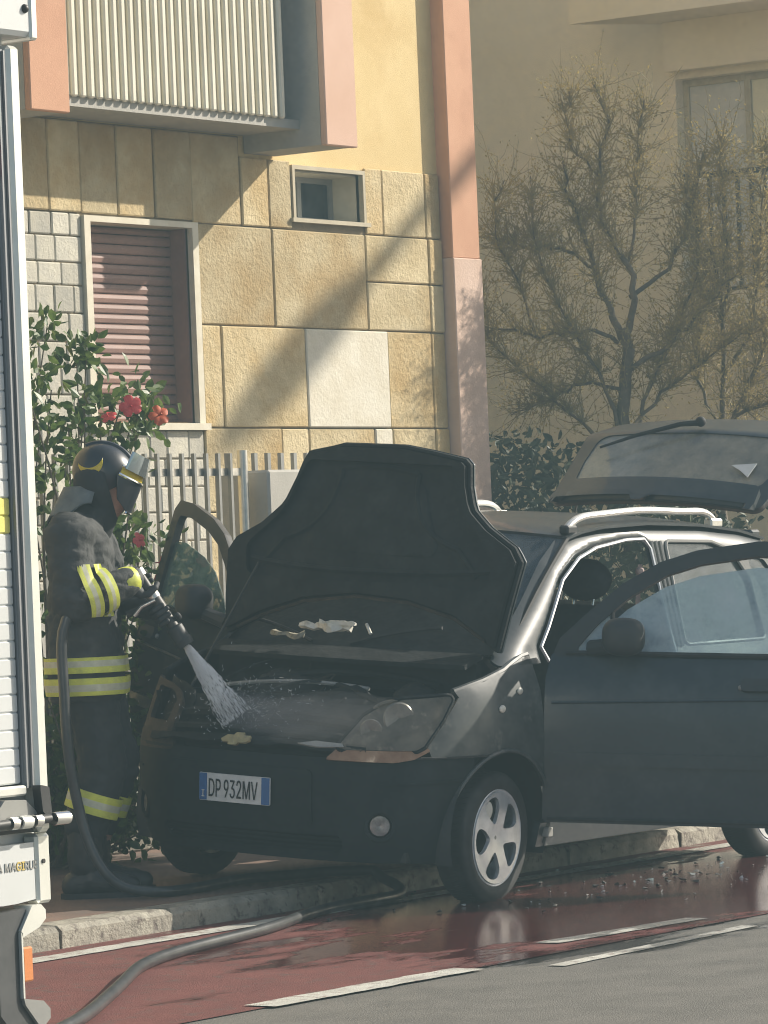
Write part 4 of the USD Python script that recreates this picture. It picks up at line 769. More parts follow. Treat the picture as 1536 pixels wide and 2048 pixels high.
# --- open front doors
def door(sg, th, tilt, lab):
    yh = HW-.01
    def m3(u, z, d=0.0):
        y = gy(z)+d; P = st(u, -sg*(y-yh), z)          # hinge at origin
        R = Rz(-sg*math.radians(th))@np.eye(3); Q = P@R.T
        k = np.hypot(Q[:, 0], Q[:, 1]); Q[:, 2] = Q[:, 2]+k*math.tan(math.radians(tilt)); return Q+np.array([.285, -sg*yh, 0])
    lo = rnd(Polygon([(0, .31), (1.0, .305), (1.035, .50), (1.035, 1.0), (.02, 1.0), (0, .9)]), .02)
    d_ = part(car, 'front_door', patch(lo, lambda u, z: m3(u, z), .06, .02, flip=(sg < 0)), 'car_paint' if sg > 0 else 'bumper_black', smooth=50, label=lab)
    part(d_, 'inner_trim', patch(lo.buffer(-.03), lambda u, z: m3(u, z, -.035), .08, .06, flip=(sg < 0)), 'seat_cloth', smooth=50)
    ou = rnd(Polygon([(.02, .985), (.05, 1.06), (.16, 1.165), (.30, 1.285), (.45, 1.375), (.60, 1.425), (.85, 1.465), (.99, 1.465), (1.03, 1.42), (1.035, .985)]), .02)
    inn = rnd(Polygon([(.105, 1.0), (.20, 1.115), (.33, 1.23), (.48, 1.322), (.62, 1.368), (.85, 1.405), (.955, 1.40), (.965, 1.36), (.968, 1.0)]), .02)
    part(d_, 'window_frame', patch(ou.difference(inn), lambda u, z: m3(u, z), .04, .035, flip=(sg < 0)), 'black_plastic' if sg > 0 else 'iron_dark', smooth=50)
    drop = .06 if sg > 0 else .13
    gl = inn.buffer(.012).intersection(affinity.translate(inn.buffer(.012), 0, -drop)).union(inn.intersection(sbox(0, 1.0, 1.0, 1.03))); gl = gl.intersection(sbox(.27, .98, 1.0, 1.5))
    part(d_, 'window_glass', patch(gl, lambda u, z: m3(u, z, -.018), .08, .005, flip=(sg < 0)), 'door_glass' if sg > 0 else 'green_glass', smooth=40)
    if sg > 0:
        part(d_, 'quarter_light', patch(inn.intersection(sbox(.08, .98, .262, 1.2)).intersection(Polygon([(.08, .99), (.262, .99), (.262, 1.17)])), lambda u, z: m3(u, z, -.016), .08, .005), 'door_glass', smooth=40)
        part(d_, 'division_bar', tube(m3(np.array([.262, .262]), np.array([.99, 1.17]), -.012), .010, 6), 'rubber')
    part(d_, 'crease', tube(m3(np.linspace(.03, 1.02, 14), np.linspace(.80, .83, 14), .001), .006, 6), 'car_paint')
    part(d_, 'lower_lip', tube(m3(np.linspace(.02, 1.0, 14), np.full(14, .325), .002), .008, 6), 'rubber')
    part(d_, 'key_lock', ball(m3(np.array([.80]), np.array([.875]), .004)[0], .012), 'grey_metal')
    part(d_, 'belt_strip', tube(m3(np.linspace(.08, 1.03, 12), np.full(12, 1.002), .006), .011, 6), 'rubber')
    part(d_, 'handle', patch(rnd(sbox(.80, .865, .955, .915), .02), lambda u, z: m3(u, z, .030), .03, .022, flip=(sg < 0)), 'black_plastic', smooth=50)
    part(d_, 'side_moulding', patch(sbox(.03, .545, 1.02, .60), lambda u, z: m3(u, z, .012), .06, .012, flip=(sg < 0)), 'car_paint', smooth=50)
    mc = m3(np.array([.32 if sg > 0 else .36]), np.array([1.075 if sg > 0 else 1.09]), .10)[0]; e1 = m3(np.array([.42]), np.array([1.075]), .1)[0]-mc; e1[2] = 0; e1 /= np.linalg.norm(e1); e2 = np.cross([0, 0, 1], e1); e3 = np.array([0, 0, 1.0])
    b = trimesh.creation.icosphere(subdivisions=3); v_ = np.sign(b.vertices)*np.abs(b.vertices)**.72; b.vertices = v_*[.088, .075, .078]; b.vertices = b.vertices@np.stack([e1, e2, e3])+mc
    mr = part(d_, 'mirror', b, 'black_plastic', smooth=60); part(d_, 'mirror_arm', tube([m3(np.array([.18]), np.array([1.02]), .0)[0], mc-e3*.03], [.035, .028], 8), 'black_plastic')
    return m3
door(1, 63, .5, 'driver-side front door swung wide towards the road'); door(-1, 62, 4.6, 'passenger-side front door swung open over the pavement')
# --- raised tailgate
HGX, HGZ = 2.42, 1.545; DA = math.radians(38)
def tail(w, v, d=0.0):   # v along the lid from the hinge; glass then lower panel bent down
    v = np.asarray(v, float); k = np.clip(v, 0, .52); j = np.clip(v-.52, 0, 1); a2 = DA-math.radians(28)
    x = HGX+k*math.cos(DA)+j*math.cos(a2); z = HGZ+k*math.sin(DA)+j*math.sin(a2); cv = .045*(1-(np.asarray(w)/.6)**2)
    nx, nz = -math.sin(DA), math.cos(DA); return st(x+(cv+d)*nx+.06*(1-(np.asarray(w)/.62)**2)*math.cos(DA)*np.clip(v/.5, 0, 1), w, z+(cv+d)*nz)
tw_ = lambda v: .58+.06*v
to = rnd(Polygon([(-.57, 0), (.57, 0), (.60, .3), (.63, .60), (.62, .82), (-.62, .82), (-.63, .60), (-.60, .3)]), .05)
tg_ = rnd(Polygon([(-.50, .14), (.50, .14), (.53, .3), (.54, .50), (-.54, .50), (-.53, .3)]), .06)
tl = part(car, 'tailgate', patch(to.difference(tg_), tail, .05, .03, flip=True), 'car_paint', smooth=50)
part(tl, 'rear_screen', patch(tg_.buffer(.008), lambda w, v: tail(w, v, -.006), .06, .006, flip=True), 'lid_glass', smooth=40)
part(tl, 'spoiler', patch(rnd(Polygon([(-.56, -.03), (.56, -.03), (.53, .13), (-.53, .13)]), .04), lambda w, v: tail(w, v, .03), .05, .035, flip=True), 'car_paint', smooth=50)
part(tl, 'wiper', tube(np.array([tail(np.array([w]), np.array([v]), .035)[0] for w, v in ((.02, .56), (.1, .52), (.3, .44), (.46, .36))]), [.016, .013, .010, .006], 6), 'rubber')
part(tl, 'wiper_pivot', ball(tail(np.array([.02]), np.array([.57]), .04)[0], .025), 'rubber')
part(tl, 'sticker', patch(Polygon([(-.42, .20), (-.42, .30), (-.30, .27), (-.36, .24)]), lambda w, v: tail(w, v, .010), .03, .003, flip=True), 'plate_white')
for sg in (1, -1): part(tl, 'gas_strut', cat([cyl((2.50, -sg*.56, 1.05), (2.62, -sg*.58, 1.36), .011), cyl((2.62, -sg*.58, 1.36), tail(np.array([-sg*.58]), np.array([.40]), -.03)[0], .006)]), 'iron_dark')
part(car, 'rear_header', cat([box(2.36, 2.44, -.57, .57, 1.41, 1.46, .01)]), 'car_paint')
for sg in (1, -1): part(car, 'rear_lamp', side(Polygon([(2.60, .70), (2.60, 1.0), (2.68, 1.0), (2.70, .70)]), sg, d=.01, t=.03), 'turn_orange', smooth=50)
# ================================================================== FIREFIGHTER
G = np.array([-.907, .547, KH]); VH = np.array([.8146, .5800, 0]); RH = np.array([.5800, -.8146, 0])
_F = np.eye(4); _F[:3, 0], _F[:3, 1], _F[:3, 2], _F[:3, 3] = RH, VH, [0, 0, 1], G
def fw(p): p = np.asarray(p, float); return G+p[..., :1]*RH+p[..., 1:2]*VH+p[..., 2:3]*np.array([0, 0, 1.0])
ff = thing('person', 'firefighter in black coat with yellow bands and black helmet, aiming a nozzle at the engine', 'person', mtx=_F)
def hull(*sp):
    return m3.Manifold.batch_hull([m3.Manifold.sphere(r, 20).translate(list(map(float, c))) for c, r in sp])
def chain(pts, rad):
    return [hull((pts[i], rad[i]), (pts[i+1], rad[i+1])) for i in range(len(pts)-1)]
def organic(parts_, edge=.018, smooth_it=12, wr=0., wsc=9., seed=0, wax=None):
    u = m3.Manifold.batch_boolean(parts_, m3.OpType.Add).refine_to_length(edge); me = u.to_mesh()
    t = trimesh.Trimesh(me.vert_properties[:, :3], me.tri_verts, process=True); trimesh.smoothing.filter_taubin(t, iterations=smooth_it)
    if wr:
        p = t.vertices*np.array(wax if wax else (1, 1, 1))*wsc; k = np.abs(meshkit.fbm(p, 4, seed)-.5)*2
        t.vertices = t.vertices-t.vertex_normals*(wr*(1-k)**3)[:, None]+t.vertex_normals*wr*.35
    return t
rsh, rel, rwr = (-.05, -.20, 1.455), (-.035, -.275, 1.195), (.165, -.175, 1.262)
lsh, lel, lwr = (.0, .19, 1.455), (.10, .25, 1.20), (.255, .03, 1.150)
rhip, rkn, ran = (-.01, -.10, .90), (.045, -.115, .52), (-.045, -.13, .12)
lhip, lkn, lan = (-.01, .10, .90), (.075, .10, .52), (-.03, .13, .12)
headc = (.095, 0, 1.66)
body = [hull(((-.02, -.10, 1.40), .085), ((-.02, .10, 1.40), .085), ((-.02, -.07, 1.1), .09), ((-.02, .07, 1.1), .09)), hull(((-.02, -.07, 1.1), .09), ((-.02, .07, 1.1), .09), ((-.01, -.08, .9), .09), ((-.01, .08, .9), .09)),
        hull(((.01, 0, 1.45), .055), ((.075, 0, 1.60), .052)), hull(((.075, 0, 1.70), .095), ((.125, 0, 1.60), .06), ((.10, 0, 1.56), .05)), hull(((.165, 0, 1.645), .018), ((.198, 0, 1.615), .014), ((.17, 0, 1.605), .018)),
        hull(((.165, -.018, 1.585), .012), ((.165, .018, 1.585), .012)), hull(((.07, -.078, 1.66), .02), ((.06, -.080, 1.625), .014)), hull(((.07, .078, 1.66), .02), ((.06, .080, 1.625), .014))]
body += chain([rsh, rel, rwr], [.05, .042, .030])+chain([lsh, lel, lwr], [.05, .042, .030])+chain([rhip, rkn, ran], [.09, .06, .045])+chain([lhip, lkn, lan], [.09, .06, .045])
part(ff, 'body', organic(body, .02, 6), 'skin', smooth=True)
jk = [hull(((-.015, -.115, 1.41), .125), ((-.015, .115, 1.41), .125), ((-.02, -.09, 1.12), .145), ((-.02, .09, 1.12), .145)), hull(((-.02, -.09, 1.12), .145), ((-.02, .09, 1.12), .145), ((-.015, -.095, .86), .158), ((-.015, .095, .86), .158)).trim_by_plane((0, 0, 1), .785),
      hull(((.0, -.07, 1.48), .08), ((.0, .07, 1.48), .08), ((.03, 0, 1.535), .075))]
arms = chain([(-.03, -.13, 1.45), rsh, rel], [.112, .108, .094])+chain([rel, (.06, -.235, 1.225), rwr], [.094, .086, .062])+chain([(-.01, .12, 1.45), lsh, lel], [.11, .10, .088])+chain([lel, lwr], [.078, .056])
jacket = organic(jk+arms, .014, 14, wr=.020, wsc=5.5, seed=4, wax=(1.0, 1.0, 2.1))
jp = part(ff, 'jacket', jacket, 'turnout', smooth=True)
def bandcut(m, planes, d=.005):
    q = m.copy(); q.vertices = q.vertices+q.vertex_normals*d
    for o, n in planes: q = trimesh.intersections.slice_mesh_plane(q, np.asarray(n, float), np.asarray(o, float))
    return q
def bandmesh(m, planes, d=.005):
    q = bandcut(m, planes, d); return q if len(q.faces) else None
smoothj = organic(jk+arms, .014, 14)
for z0, z1, m_ in ((.905, .930, 'reflect_yellow'), (.930, .955, 'reflect_silver'), (.955, .968, 'reflect_yellow'), (.815, .832, 'reflect_yellow'), (.832, .860, 'reflect_silver'), (.860, .885, 'reflect_yellow')):
    q = bandmesh(smoothj, [((0, 0, z0), (0, 0, 1)), ((0, 0, z1), (0, 0, -1))], .012); part(jp, 'hem_band', q, m_, smooth=True)
ax_ = np.array(rwr)-np.array(rel); axn = ax_/np.linalg.norm(ax_)
for t0, t1, m_ in ((.10, .19, 'reflect_yellow'), (.19, .28, 'reflect_silver'), (.28, .36, 'reflect_yellow'), (.45, .53, 'reflect_yellow'), (.53, .60, 'reflect_silver'), (.60, .68, 'reflect_yellow')):
    q = bandmesh(smoothj, [(np.array(rel)+ax_*t0, axn), (np.array(rel)+ax_*t1, -axn), ((0, -.155, 0), (0, -1, 0)), ((-.012, 0, 1.1), (1, 0, 0)), ((0, 0, 1.34), (0, 0, -1)), ((0, 0, 1.128), (0, 0, 1))], .011)
    if q is None: continue
    cc = q.triangles_center-np.array(rel); dd_ = np.linalg.norm(cc-np.outer(cc@axn, axn), axis=1); q.update_faces(dd_ < .15); q.remove_unreferenced_vertices()
    if len(q.faces): part(jp, 'sleeve_band', q, m_, smooth=True)
tr = chain([rhip, rkn, (-.03, -.125, .30)], [.125, .105, .10])+chain([lhip, lkn, (-.01, .12, .30)], [.125, .105, .10])+[hull(((-.01, -.08, .93), .13), ((-.01, .08, .93), .13), ((-.01, -.07, .85), .13), ((-.01, .07, .85), .13))]
tr = [x.trim_by_plane((0, 0, 1), .235) for x in tr]
trou = organic(tr, .016, 12, wr=.020, wsc=7., seed=9, wax=(.8, .8, 1.5)); tp = part(ff, 'trousers', trou, 'turnout_dark', smooth=True)
sl_n = np.array([.35, 0, 1.0]); sl_n /= np.linalg.norm(sl_n); trs = organic(tr, .016, 12)
for z0, z1, m_ in ((.345, .375, 'reflect_yellow'), (.375, .405, 'reflect_silver'), (.405, .435, 'reflect_yellow')): part(tp, 'leg_band', bandmesh(trs, [((-.02, 0, z0), sl_n), ((-.02, 0, z1), -sl_n)], .011), m_, smooth=True)
for an, tx_ in ((ran, .18), (lan, .20)):
    a0 = np.array(an); bt = chain([(a0[0]+.01, a0[1], .34), (a0[0], a0[1], .14)], [.082, .070])+[hull(((a0[0]-.045, a0[1], .055), .055), ((a0[0]+.02, a0[1], .075), .062)), hull(((a0[0]+.02, a0[1], .07), .062), ((a0[0]+tx_-.02, a0[1], .045), .046)), hull(((a0[0]+tx_-.05, a0[1], .05), .05), ((a0[0]+tx_, a0[1], .042), .042))]
    bm = organic([x.trim_by_plane((0, 0, 1), .012) for x in bt], .014, 8, wr=.006, wsc=14, seed=3); b_ = part(ff, 'boot', bm, 'boot', smooth=True)
    part(b_, 'sole', extr(Polygon(hull(((a0[0]-.045, a0[1], .0), .058), ((a0[0]+tx_, a0[1], 0), .05)).project().to_polygons()[0]), lambda x, y: st(x, y, 0.0), lambda x, y: st(x, y, .022)), 'rubber', smooth=False)
# helmet, pitched forward
HC = np.array([.085, 0, 1.712]); HR = Ry(math.radians(30)); HE = np.array([.130, .110, .112])
hm = trimesh.creation.icosphere(subdivisions=4); hv = hm.vertices.copy()
low = hv[:, 2] < -.25; hv[low, 2] = -.25+(hv[low, 2]+.25)*1.15
hm.vertices = hv*HE; hm = trimesh.intersections.slice_mesh_plane(hm, np.array([0, 0, 1.0]), np.array([0, 0, -.105]))
hm = trimesh.intersections.slice_mesh_plane(hm, np.array([-.80, 0, .6]), np.array([.085, 0, -.02]))
HT = lambda m: xf(m, HR, HC)
ring_ = lambda v: v
hp = part(ff, 'helmet', HT(solid(np.array(hm.vertices), np.array(hm.faces), .008)), 'helmet_black', smooth=40)
rid = spline([(-.11, 0, .058), (-.07, 0, .093), (0, 0, .112), (.07, 0, .094), (.105, 0, .065)], 24)
part(hp, 'crest', HT(tube(rid, .014, 8)), 'helmet_black')
def ell(x, z, k): return st(x, -HE[1]*k*np.sqrt(np.clip(1-(x/HE[0])**2-(z/HE[2])**2, 0, 1)), z)
cres = Point(-.060, .012).buffer(.052).difference(Point(-.083, .040).buffer(.060)).intersection(sbox(-.2, -.06, .1, .1))
for g in getattr(cres, 'geoms', [cres]): part(hp, 'crescent', HT(patch(g, lambda x, z: ell(x, z, 1.03), .015, .004, flip=False)), 'helmet_yellow', smooth=True)
# face opening: gold band, clear visor, chin brim
def vis(u, v, r=1.0):   # u azimuth, v height
    return st((.118*r)*np.cos(u)+.03, .108*r*np.sin(u), v)
part(hp, 'gold_band', HT(patch(sbox(-1.25, .028, 1.25, .056), lambda u, v: vis(u, v, 1.09-(.04*(v-.028)/.028)), .12, .010)), 'helmet_yellow', smooth=True)
part(hp, 'silver_trim', HT(cat([tube(vis(np.linspace(-1.3, 1.3, 24), np.full(24, .024), 1.12), .007, 6), tube(vis(np.linspace(-1.3, 1.3, 24), np.full(24, .060), 1.05), .005, 6)])), 'chrome')
part(hp, 'visor', HT(patch(sbox(-1.2, .035, 1.2, .11), lambda u, v: vis(u, v+.02, 1.16-2.2*(v-.035)), .12, .004)), 'visor', smooth=True)
part(hp, 'face_shield', HT(patch(Polygon([(-1.35, .022), (1.35, .022), (1.0, -.07), (.4, -.105), (-.4, -.105), (-1.0, -.07)]), lambda u, v: vis(u, v, 1.14+.9*(.02-v)), .12, .006)), 'helmet_black', smooth=True)
part(hp, 'shield_edge', HT(tube(vis(np.linspace(-.5, .5, 12), np.full(12, -.102), 1.25), .005, 6)), 'chrome')
ng = patch(sbox(1.35, 0, 2*np.pi-1.35, 1), lambda u, v: st(.035+(.115+.045*(1-v))*np.cos(u)-.030*(1-v), (.104+.035*(1-v))*np.sin(u), 1.572+.085*v+.048*np.cos(u)*(1-v)-.012*np.cos(6*u)*(1-v)), .10, .008)
part(ff, 'balaclava', organic([hull(((.060, -.025, 1.67), .100), ((.075, .025, 1.67), .100), ((.085, 0, 1.58), .07)), hull(((.085, 0, 1.58), .07), ((.03, 0, 1.49), .085))], .012, 6).slice_plane((.118, 0, 1.6), (-1, 0, -.2)), 'turnout_dark', smooth=True)
part(ff, 'neck_guard', ng, 'neck_cloth', smooth=True)
# nozzle axis and gloved hands closed on it
NA, NB = np.array([.225, -.12, 1.275]), np.array([.396, -.11, .997]); ND = (NB-NA)/np.linalg.norm(NB-NA)
def grip(wrist, t, side, thumb):
    c = NA+(NB-NA)*t; w = np.asarray(wrist, float); e = w-c; e -= ND*(e@ND); e /= np.linalg.norm(e); g = np.cross(ND, e)*side
    P = []; pal = [c+e*.045+ND*s for s in (-.036, -.012, .012, .036)]
    P.append(hull((w, .036), *[(q, .019) for q in pal]))
    for k, s in enumerate((-.033, -.011, .011, .032)):
        L = (1.0, 1.08, 1.03, .85)[k]; js = []
        for j, an_ in enumerate(np.array([10, 65, 125, 185])*L): a_ = math.radians(an_); js.append(c+ND*s+(e*math.cos(a_)+g*math.sin(a_))*(.042 if j < 3 else .036))
        P += chain(js, [.0125, .0118, .011, .010])
    js = [c+e*.050+ND*.035*thumb, c-g*.022+e*.034+ND*.05*thumb, c-g*.040+ND*.045*thumb, c-g*.036-e*.024+ND*.036*thumb]; P += chain(js, [.015, .014, .0125, .011])
    return organic(P, .006, 4)
gl1 = part(ff, 'glove', grip(rwr, .06, 1, 1), 'glove', smooth=True); gl2 = part(ff, 'glove', grip(lwr, .52, -1, 1), 'glove', smooth=True)
part(gl1, 'cuff', organic(chain([np.array(rwr)-axn*.03, np.array(rwr)+axn*.03], [.062, .05]), .012, 4), 'glove', smooth=True)
part(gl1, 'cuff_band', organic(chain([np.array(rwr)-axn*.004, np.array(rwr)+axn*.012], [.0615, .060]), .010, 2), 'reflect_yellow', smooth=True)
# ================================================================== NOZZLE AND HOSE
nz = thing('hose_nozzle', 'dark pistol-grip hose nozzle in the firefighter hands pointing at the engine', 'nozzle')
A3, B3 = fw(NA), fw(NB); D3 = (B3-A3)/np.linalg.norm(B3-A3); at = lambda t: A3+(B3-A3)*t
part(nz, 'barrel', tube([at(-.05), at(.15), at(.16), at(.45), at(.46), at(.72)], [.022, .022, .027, .027, .022, .024], 16), 'iron_dark')
part(nz, 'tip', tube([at(.72), at(.74), at(.90), at(.92), at(1.0)], [.030, .036, .036, .040, .036], 18), 'black_plastic')
part(nz, 'coupling', tube([at(-.12), at(-.11), at(-.02), at(-.01)], [.026, .032, .032, .026], 12), 'steel_bright')
part(nz, 'sleeve', tube([at(.18), at(.30)], [.0285, .0285], 16), 'steel_bright')
up3 = np.cross(D3, VH); up3 *= np.sign(up3[2]); bl = [at(.32)-VH*.034, at(.30)-VH*.036-up3*.06, at(.34)-VH*.036-up3*.10, at(.34)+VH*.036-up3*.10, at(.30)+VH*.036-up3*.06, at(.32)+VH*.034]
part(nz, 'bale_handle', tube(bl, .008, 8), 'steel_bright')
part(nz, 'grip', tube([at(.34)-up3*.02, at(.28)-up3*.13], [.018, .015], 10), 'black_plastic')
f3 = lambda a_, b_, h_: fw(np.array([a_, b_, h_]))
hp_ = [at(-.11), f3(.15, -.19, 1.275), f3(.06, -.24, 1.235), f3(-.02, -.29, 1.19), f3(-.075, -.315, 1.10), f3(-.088, -.32, .92), f3(-.078, -.33, .60), f3(-.045, -.31, .36), f3(.01, -.32, .18), f3(.10, -.33, .065), f3(.25, -.28, .026),
       np.array([-.40, .20, .115]), np.array([-.12, .10, .113]), np.array([.06, -.06, .105]), np.array([.04, -.27, .045]), np.array([-.22, -.36, .027]), np.array([-.62, -.40, .027]), np.array([-1.35, -.66, .027]), np.array([-2.04, -.84, .027]), np.array([-2.6, -1.05, .027]), np.array([-3.1, -1.36, .027]), np.array([-3.6, -1.68, .027]), np.array([-4.1, -1.98, .027]), np.array([-5.2, -2.4, .027]), np.array([-7.2, -2.7, .027])]
hpath = spline(hp_, 220); hpath[:, 2] = np.maximum(hpath[:, 2], np.where(hpath[:, 1] > KY(hpath[:, 0])+.02, KH+.023, .027))
top('fire_hose', tube(hpath, .0215, 12), 'hose', 'dark rubber fire hose snaking from the firefighter over the kerb to the truck', 'hose')
# water
def cone(p0, p1, r0, r1, seed, n=18, m=14, amp=.25):
    P = np.linspace(p0, p1, m); R_ = np.linspace(r0, r1, m); t = tube(P, R_, n); k = meshkit.fbm(t.vertices*14, 4, seed)-.5
    ax = np.asarray(p1)-np.asarray(p0); ax /= np.linalg.norm(ax); rel_ = t.vertices-p0; rad = rel_-np.outer(rel_@ax, ax); t.vertices = t.vertices+rad*amp*2*k[:, None]; return t
J1 = f3(.535, -.06, .770)
jet = thing('water_spray', 'white water jet and mist bursting from the hose nozzle onto the burnt engine', 'water spray', kind='stuff')
for k_, (a_, b_, h_, sx_, sz_) in enumerate(((.57, -.08, .745, .10, .07), (.62, -.11, .725, .16, .08), (.70, -.16, .71, .22, .085), (.78, -.2, .70, .28, .09), (.86, -.24, .69, .36, .10), (.98, -.28, .675, .46, .11), (.60, -.1, .76, .12, .11), (.74, -.15, .74, .30, .14))):
    part(jet, 'mist', lump(f3(a_, b_, h_), 1.0, (sx_*.75, sx_*.8, sz_), 21+k_, .45), 'mist' if k_ < 2 else 'mist_thin', smooth=True, kind='stuff')
r = np.random.default_rng(31); dr = []
for k in range(2100):
    u = r.uniform(0, 1)**1.3*1.3; rad = (.015+.046*u)*math.sqrt(r.uniform()); an_ = r.uniform(0, 6.283); e_ = VH*math.cos(an_)+up3*math.sin(an_)
    c = at(1.0)*(1-u)+J1*u+e_*rad; dd = D3+e_*rad*1.6+r.normal(0, .03, 3); ln = r.uniform(.012, .045)*(1-.4*u); dr.append(tube([c, c+dd*ln*.5, c+dd*ln], np.array([.0008, .0013, .0003])*r.uniform(.6, 1.3), 4, cap=False))
for k in range(420):
    c = J1+r.normal(0, 1, 3)*[.11, .11, .06]+D3*r.uniform(0, .06)+RH*abs(r.normal(0, .10)); s_ = r.uniform(.0005, .0013); dr.append(tube([c, c+r.normal(0, .006, 3)], [s_, s_*.6], 4))
part(jet, 'jet', cat(dr), 'droplet', smooth=False, kind='stuff')
# ================================================================== FIRE TRUCK
tk = thing('fire_truck', 'white fire engine flank with roller shutter, aluminium corner post and orange marker at the left', 'truck')
TY, TE = -3.3, -5.766
part(tk, 'body_shell', box(-10.8, TE-.004, TY+.03, -.92, .62, 3.2), 'truck_white', smooth=False)
part(tk, 'roof_box', box(-10.8, TE+.048, TY-.035, -.9, 2.77, 3.25, .012), 'truck_white', smooth=False)
part(tk, 'roof_edge', box(TE+.030, TE+.060, TY-.040, -.9, 2.762, 3.25, .006), 'alu', smooth=False)
part(tk, 'bolt', ball((TE+.015, TY-.034, 2.84), .012, 2), 'iron_dark')
part(tk, 'corner_post', box(TE-.042, TE+.006, TY-.022, TY+.03, .745, 2.745, .010), 'alu', smooth=False)
part(tk, 'corner_post', box(TE-.052, TE+.004, TY-.018, TY+.03, .565, .742, .008), 'alu', smooth=False)
part(tk, 'shutter_guide', box(TE-.082, TE-.044, TY-.010, TY+.03, .86, 2.735, .004), 'alu_groove', smooth=False)
part(tk, 'guide_lip', cat([box(TE-.081, TE-.075, TY-.020, TY-.011, .86, 2.73), box(TE-.055, TE-.049, TY-.017, TY-.011, .86, 2.73)]), 'alu_groove', smooth=False)
k = 0; z = .872
while z < 2.70:
    m_ = 'truck_red' if 2.40 < z < 2.48 or 2.52 < z < 2.60 else 'yellow_tape' if 1.492 < z < 1.575 else 'truck_white'
    part(tk, 'shutter_slat', box(-8.9, TE-.084, TY-.004, TY+.016, z, z+.0446, .004), m_, smooth=False); z += .0452; k += 1
part(tk, 'shutter_bar', box(-8.9, TE-.080, TY-.020, TY+.012, .842, .868, .005), 'alu', smooth=False)
part(tk, 'latch_plate', extr(rnd(Polygon([(TE-.26, .76), (TE-.055, .76), (TE-.06, .80), (TE-.10, .832), (TE-.18, .836), (TE-.22, .80)]), .012), lambda x, z: st(x, TY-.03, z), lambda x, z: st(x, TY+.028, z)), 'grey_metal', smooth=False)
part(tk, 'hinge_bracket', extr(rnd(Polygon([(TE-.058, .80), (TE-.02, .765), (TE-.03, .86), (TE-.066, .868)]), .006), lambda x, z: st(x, TY-.05, z), lambda x, z: st(x, TY-.023, z)), 'black_plastic', smooth=False)
part(tk, 'latch_bar', cyl((TE-.34, TY-.05, .775), (TE-.035, TY-.05, .781), .012), 'black_plastic')
for a_, b_, m_ in ((TE-.020, TE+.036, 'chrome'), (TE-.098, TE-.072, 'chrome'), (TE-.150, TE-.112, 'alu'), (TE-.19, TE-.165, 'chrome')): part(tk, 'latch_sleeve', cyl((a_, TY-.05, .778), (b_, TY-.05, .778), .017), m_)
part(tk, 'side_skirt', box(-8.9, TE-.052, TY-.006, TY+.03, .748, .758), 'black_plastic', smooth=False)
sk = Polygon([(-7.2, .72), (TE-.056, .722), (TE-.056, .578), (TE-.13, .572)]+[(TE-.19+.06*math.cos(a_), .512+.06*math.sin(a_)) for a_ in np.linspace(1.4, 2.6, 6)]+[(TE-.245, .45), (-7.2, .45)])
part(tk, 'lower_panel', extr(sk, lambda x, z: st(x, TY-.012, z), lambda x, z: st(x, TY+.028, z)), 'truck_white', smooth=False)
cx = -.200
for tx, gap, m_ in (('A', .010, 'text_grey'), ('MA', .0012, 'text_grey'), ('GI', .0012, 'text_gold'), ('RUS', 0, 'text_grey')):
    q = meshkit.text_mesh(tx, .021, .0015, bold=True); V = q.vertices.copy(); w_ = (V[:, 0].max()-V[:, 0].min())*.98; q.vertices = np.stack([TE+cx+(V[:, 0]-V[:, 0].min())*.98, np.full(len(V), TY-.0125)-V[:, 2], .655+V[:, 1]], 1); part(tk, 'lettering', q, m_, smooth=False); cx += w_+gap
part(tk, 'screw', cyl((TE-.028, TY-.0185, .672), (TE-.028, TY-.021, .672), .006), 'iron_dark')
# side guard of folded sheet with tongue ends, orange marker
gx = lambda x: TE+x+.018
pr_ = rnd(Polygon([(gx(-.235), .555), (gx(-.118), .56), (gx(-.155), .50), (gx(-.158), .335), (gx(-.10), .26), (gx(-.12), .25), (gx(-.20), .262), (gx(-.235), .30)]), .006)
part(tk, 'side_guard', extr(pr_, lambda x, z: st(x, TY-.02, z), lambda x, z: st(x, TY+.06, z)), 'guard_dark', smooth=False)
part(tk, 'guard_edge', box(gx(-.156), gx(-.150), TY-.03, TY+.03, .335, .50), 'alu', smooth=False)
part(tk, 'guard_tongue', extr(Polygon([(gx(-.155), .505), (gx(-.11), .565), (gx(-.075), .565), (gx(-.058), .55), (gx(-.058), .528), (gx(-.085), .508), (gx(-.15), .488)]), lambda x, z: st(x, TY-.03, z), lambda x, z: st(x, TY+.03, z)), 'alu', smooth=False)
part(tk, 'guard_tongue', extr(Polygon([(gx(-.155), .335), (gx(-.08), .322), (gx(-.055), .30), (gx(-.055), .276), (gx(-.075), .262), (gx(-.10), .262), (gx(-.15), .318)]), lambda x, z: st(x, TY-.03, z), lambda x, z: st(x, TY+.03, z)), 'grey_metal', smooth=False)
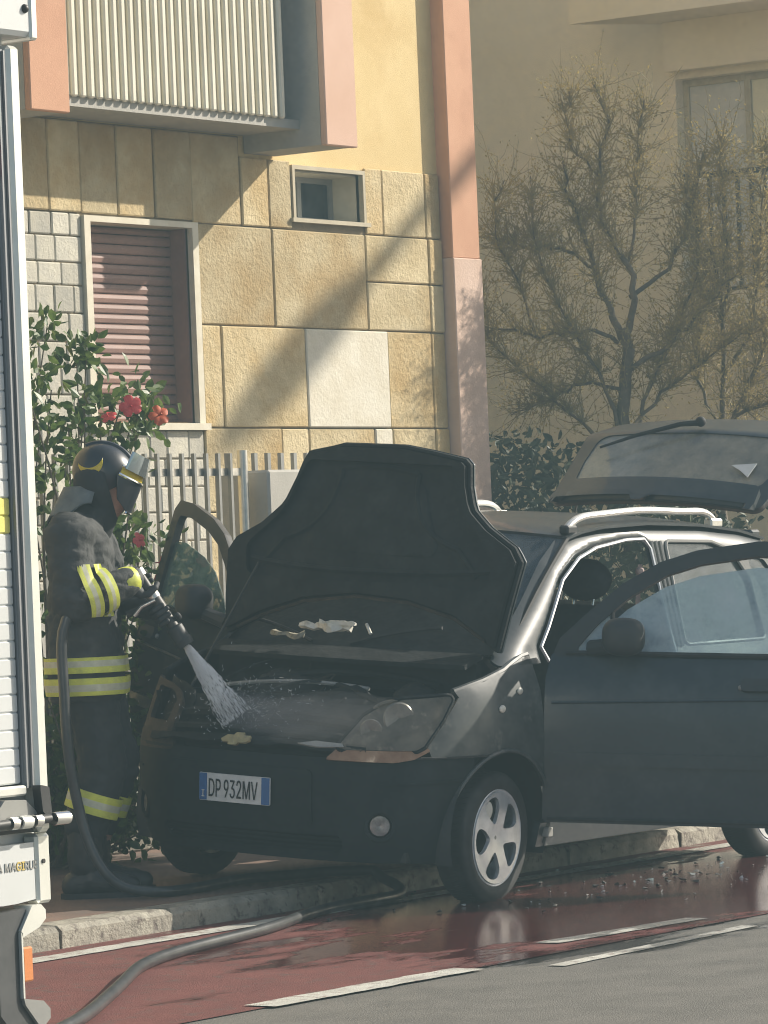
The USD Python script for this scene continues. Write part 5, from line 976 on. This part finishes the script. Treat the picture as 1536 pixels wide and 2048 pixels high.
part(tk, 'orange_marker', box(gx(-.147), gx(-.108), TY-.026, TY-.010, .375, .462, .004), 'marker_orange', smooth=False)
part(tk, 'chassis_rail', box(-10.6, TE-.3, TY+.35, -1.3, .55, .64), 'black_plastic', smooth=False)
for wx in (-7.9,):
    for yy in (TY+.20, -1.15):
        w_ = lathe([(.001, .13), (.26, .13), (.28, .15), (.47, .15), (.50, .11), (.50, -.11), (.47, -.15), (.001, -.15)], 40); part(tk, 'wheel', xf(w_, None, (wx, yy, .50)), 'rubber')
# ================================================================== ADDED LAMP SHAPE out of view, put there so its arm shades the stone wall
lp = thing('street_lamp', 'added lamp shape out of view, placed to shade the stone wall', 'shadow caster', loc=(20.2, -2.0, .004))
part(lp, 'pole', tube([(0, 0, 0), (0, 0, 1.2), (0, 0, 12.2)], [.10, .085, .055], 12), 'grey_metal'); part(lp, 'arm', tube(spline([(0, 0, 11.9), (0, -.25, 12.18), (0, -.8, 12.24), (0, -1.3, 12.25)], 16), .08, 8), 'grey_metal')
part(lp, 'lamp_head', lump((0, -1.65, 12.25), 1.0, (.22, .5, .16), 3, .03), 'grey_metal')
# ================================================================== DEBRIS on the wet road
r = np.random.default_rng(77); ch, gc = [], []
for k in range(420):
    x, y = r.normal(1.15, .75), r.normal(-.95, .38)
    if y > KY(x)-.04 or y < -2.1: continue
    s = .0018+.009*r.uniform()**3.5; b = trimesh.convex.convex_hull(r.normal(0, 1, (9, 3))); b.vertices = b.vertices*[s, s*r.uniform(.4, 1), s*.4]@Rz(r.uniform(0, 6)).T+[x, y, .007+s*.3]
    (gc if r.uniform() < .2 else ch).append(b)
top('burnt_debris', cat(ch), 'debris', 'black burnt crumbs scattered on the wet red lane beside the car', 'debris', kind='stuff', smooth=False)
top('glass_chips', cat(gc), 'glass_chip', 'bright glass chips scattered on the wet red lane', 'glass chips', kind='stuff', smooth=False)
# ================================================================== ADDED HAZE, stands in for windscreen glare
top('haze', box(-68, 68, -68, 68, -1.0, 13.5), 'haze', 'thin added haze standing in for windscreen glare', 'haze', kind='stuff', smooth=False)
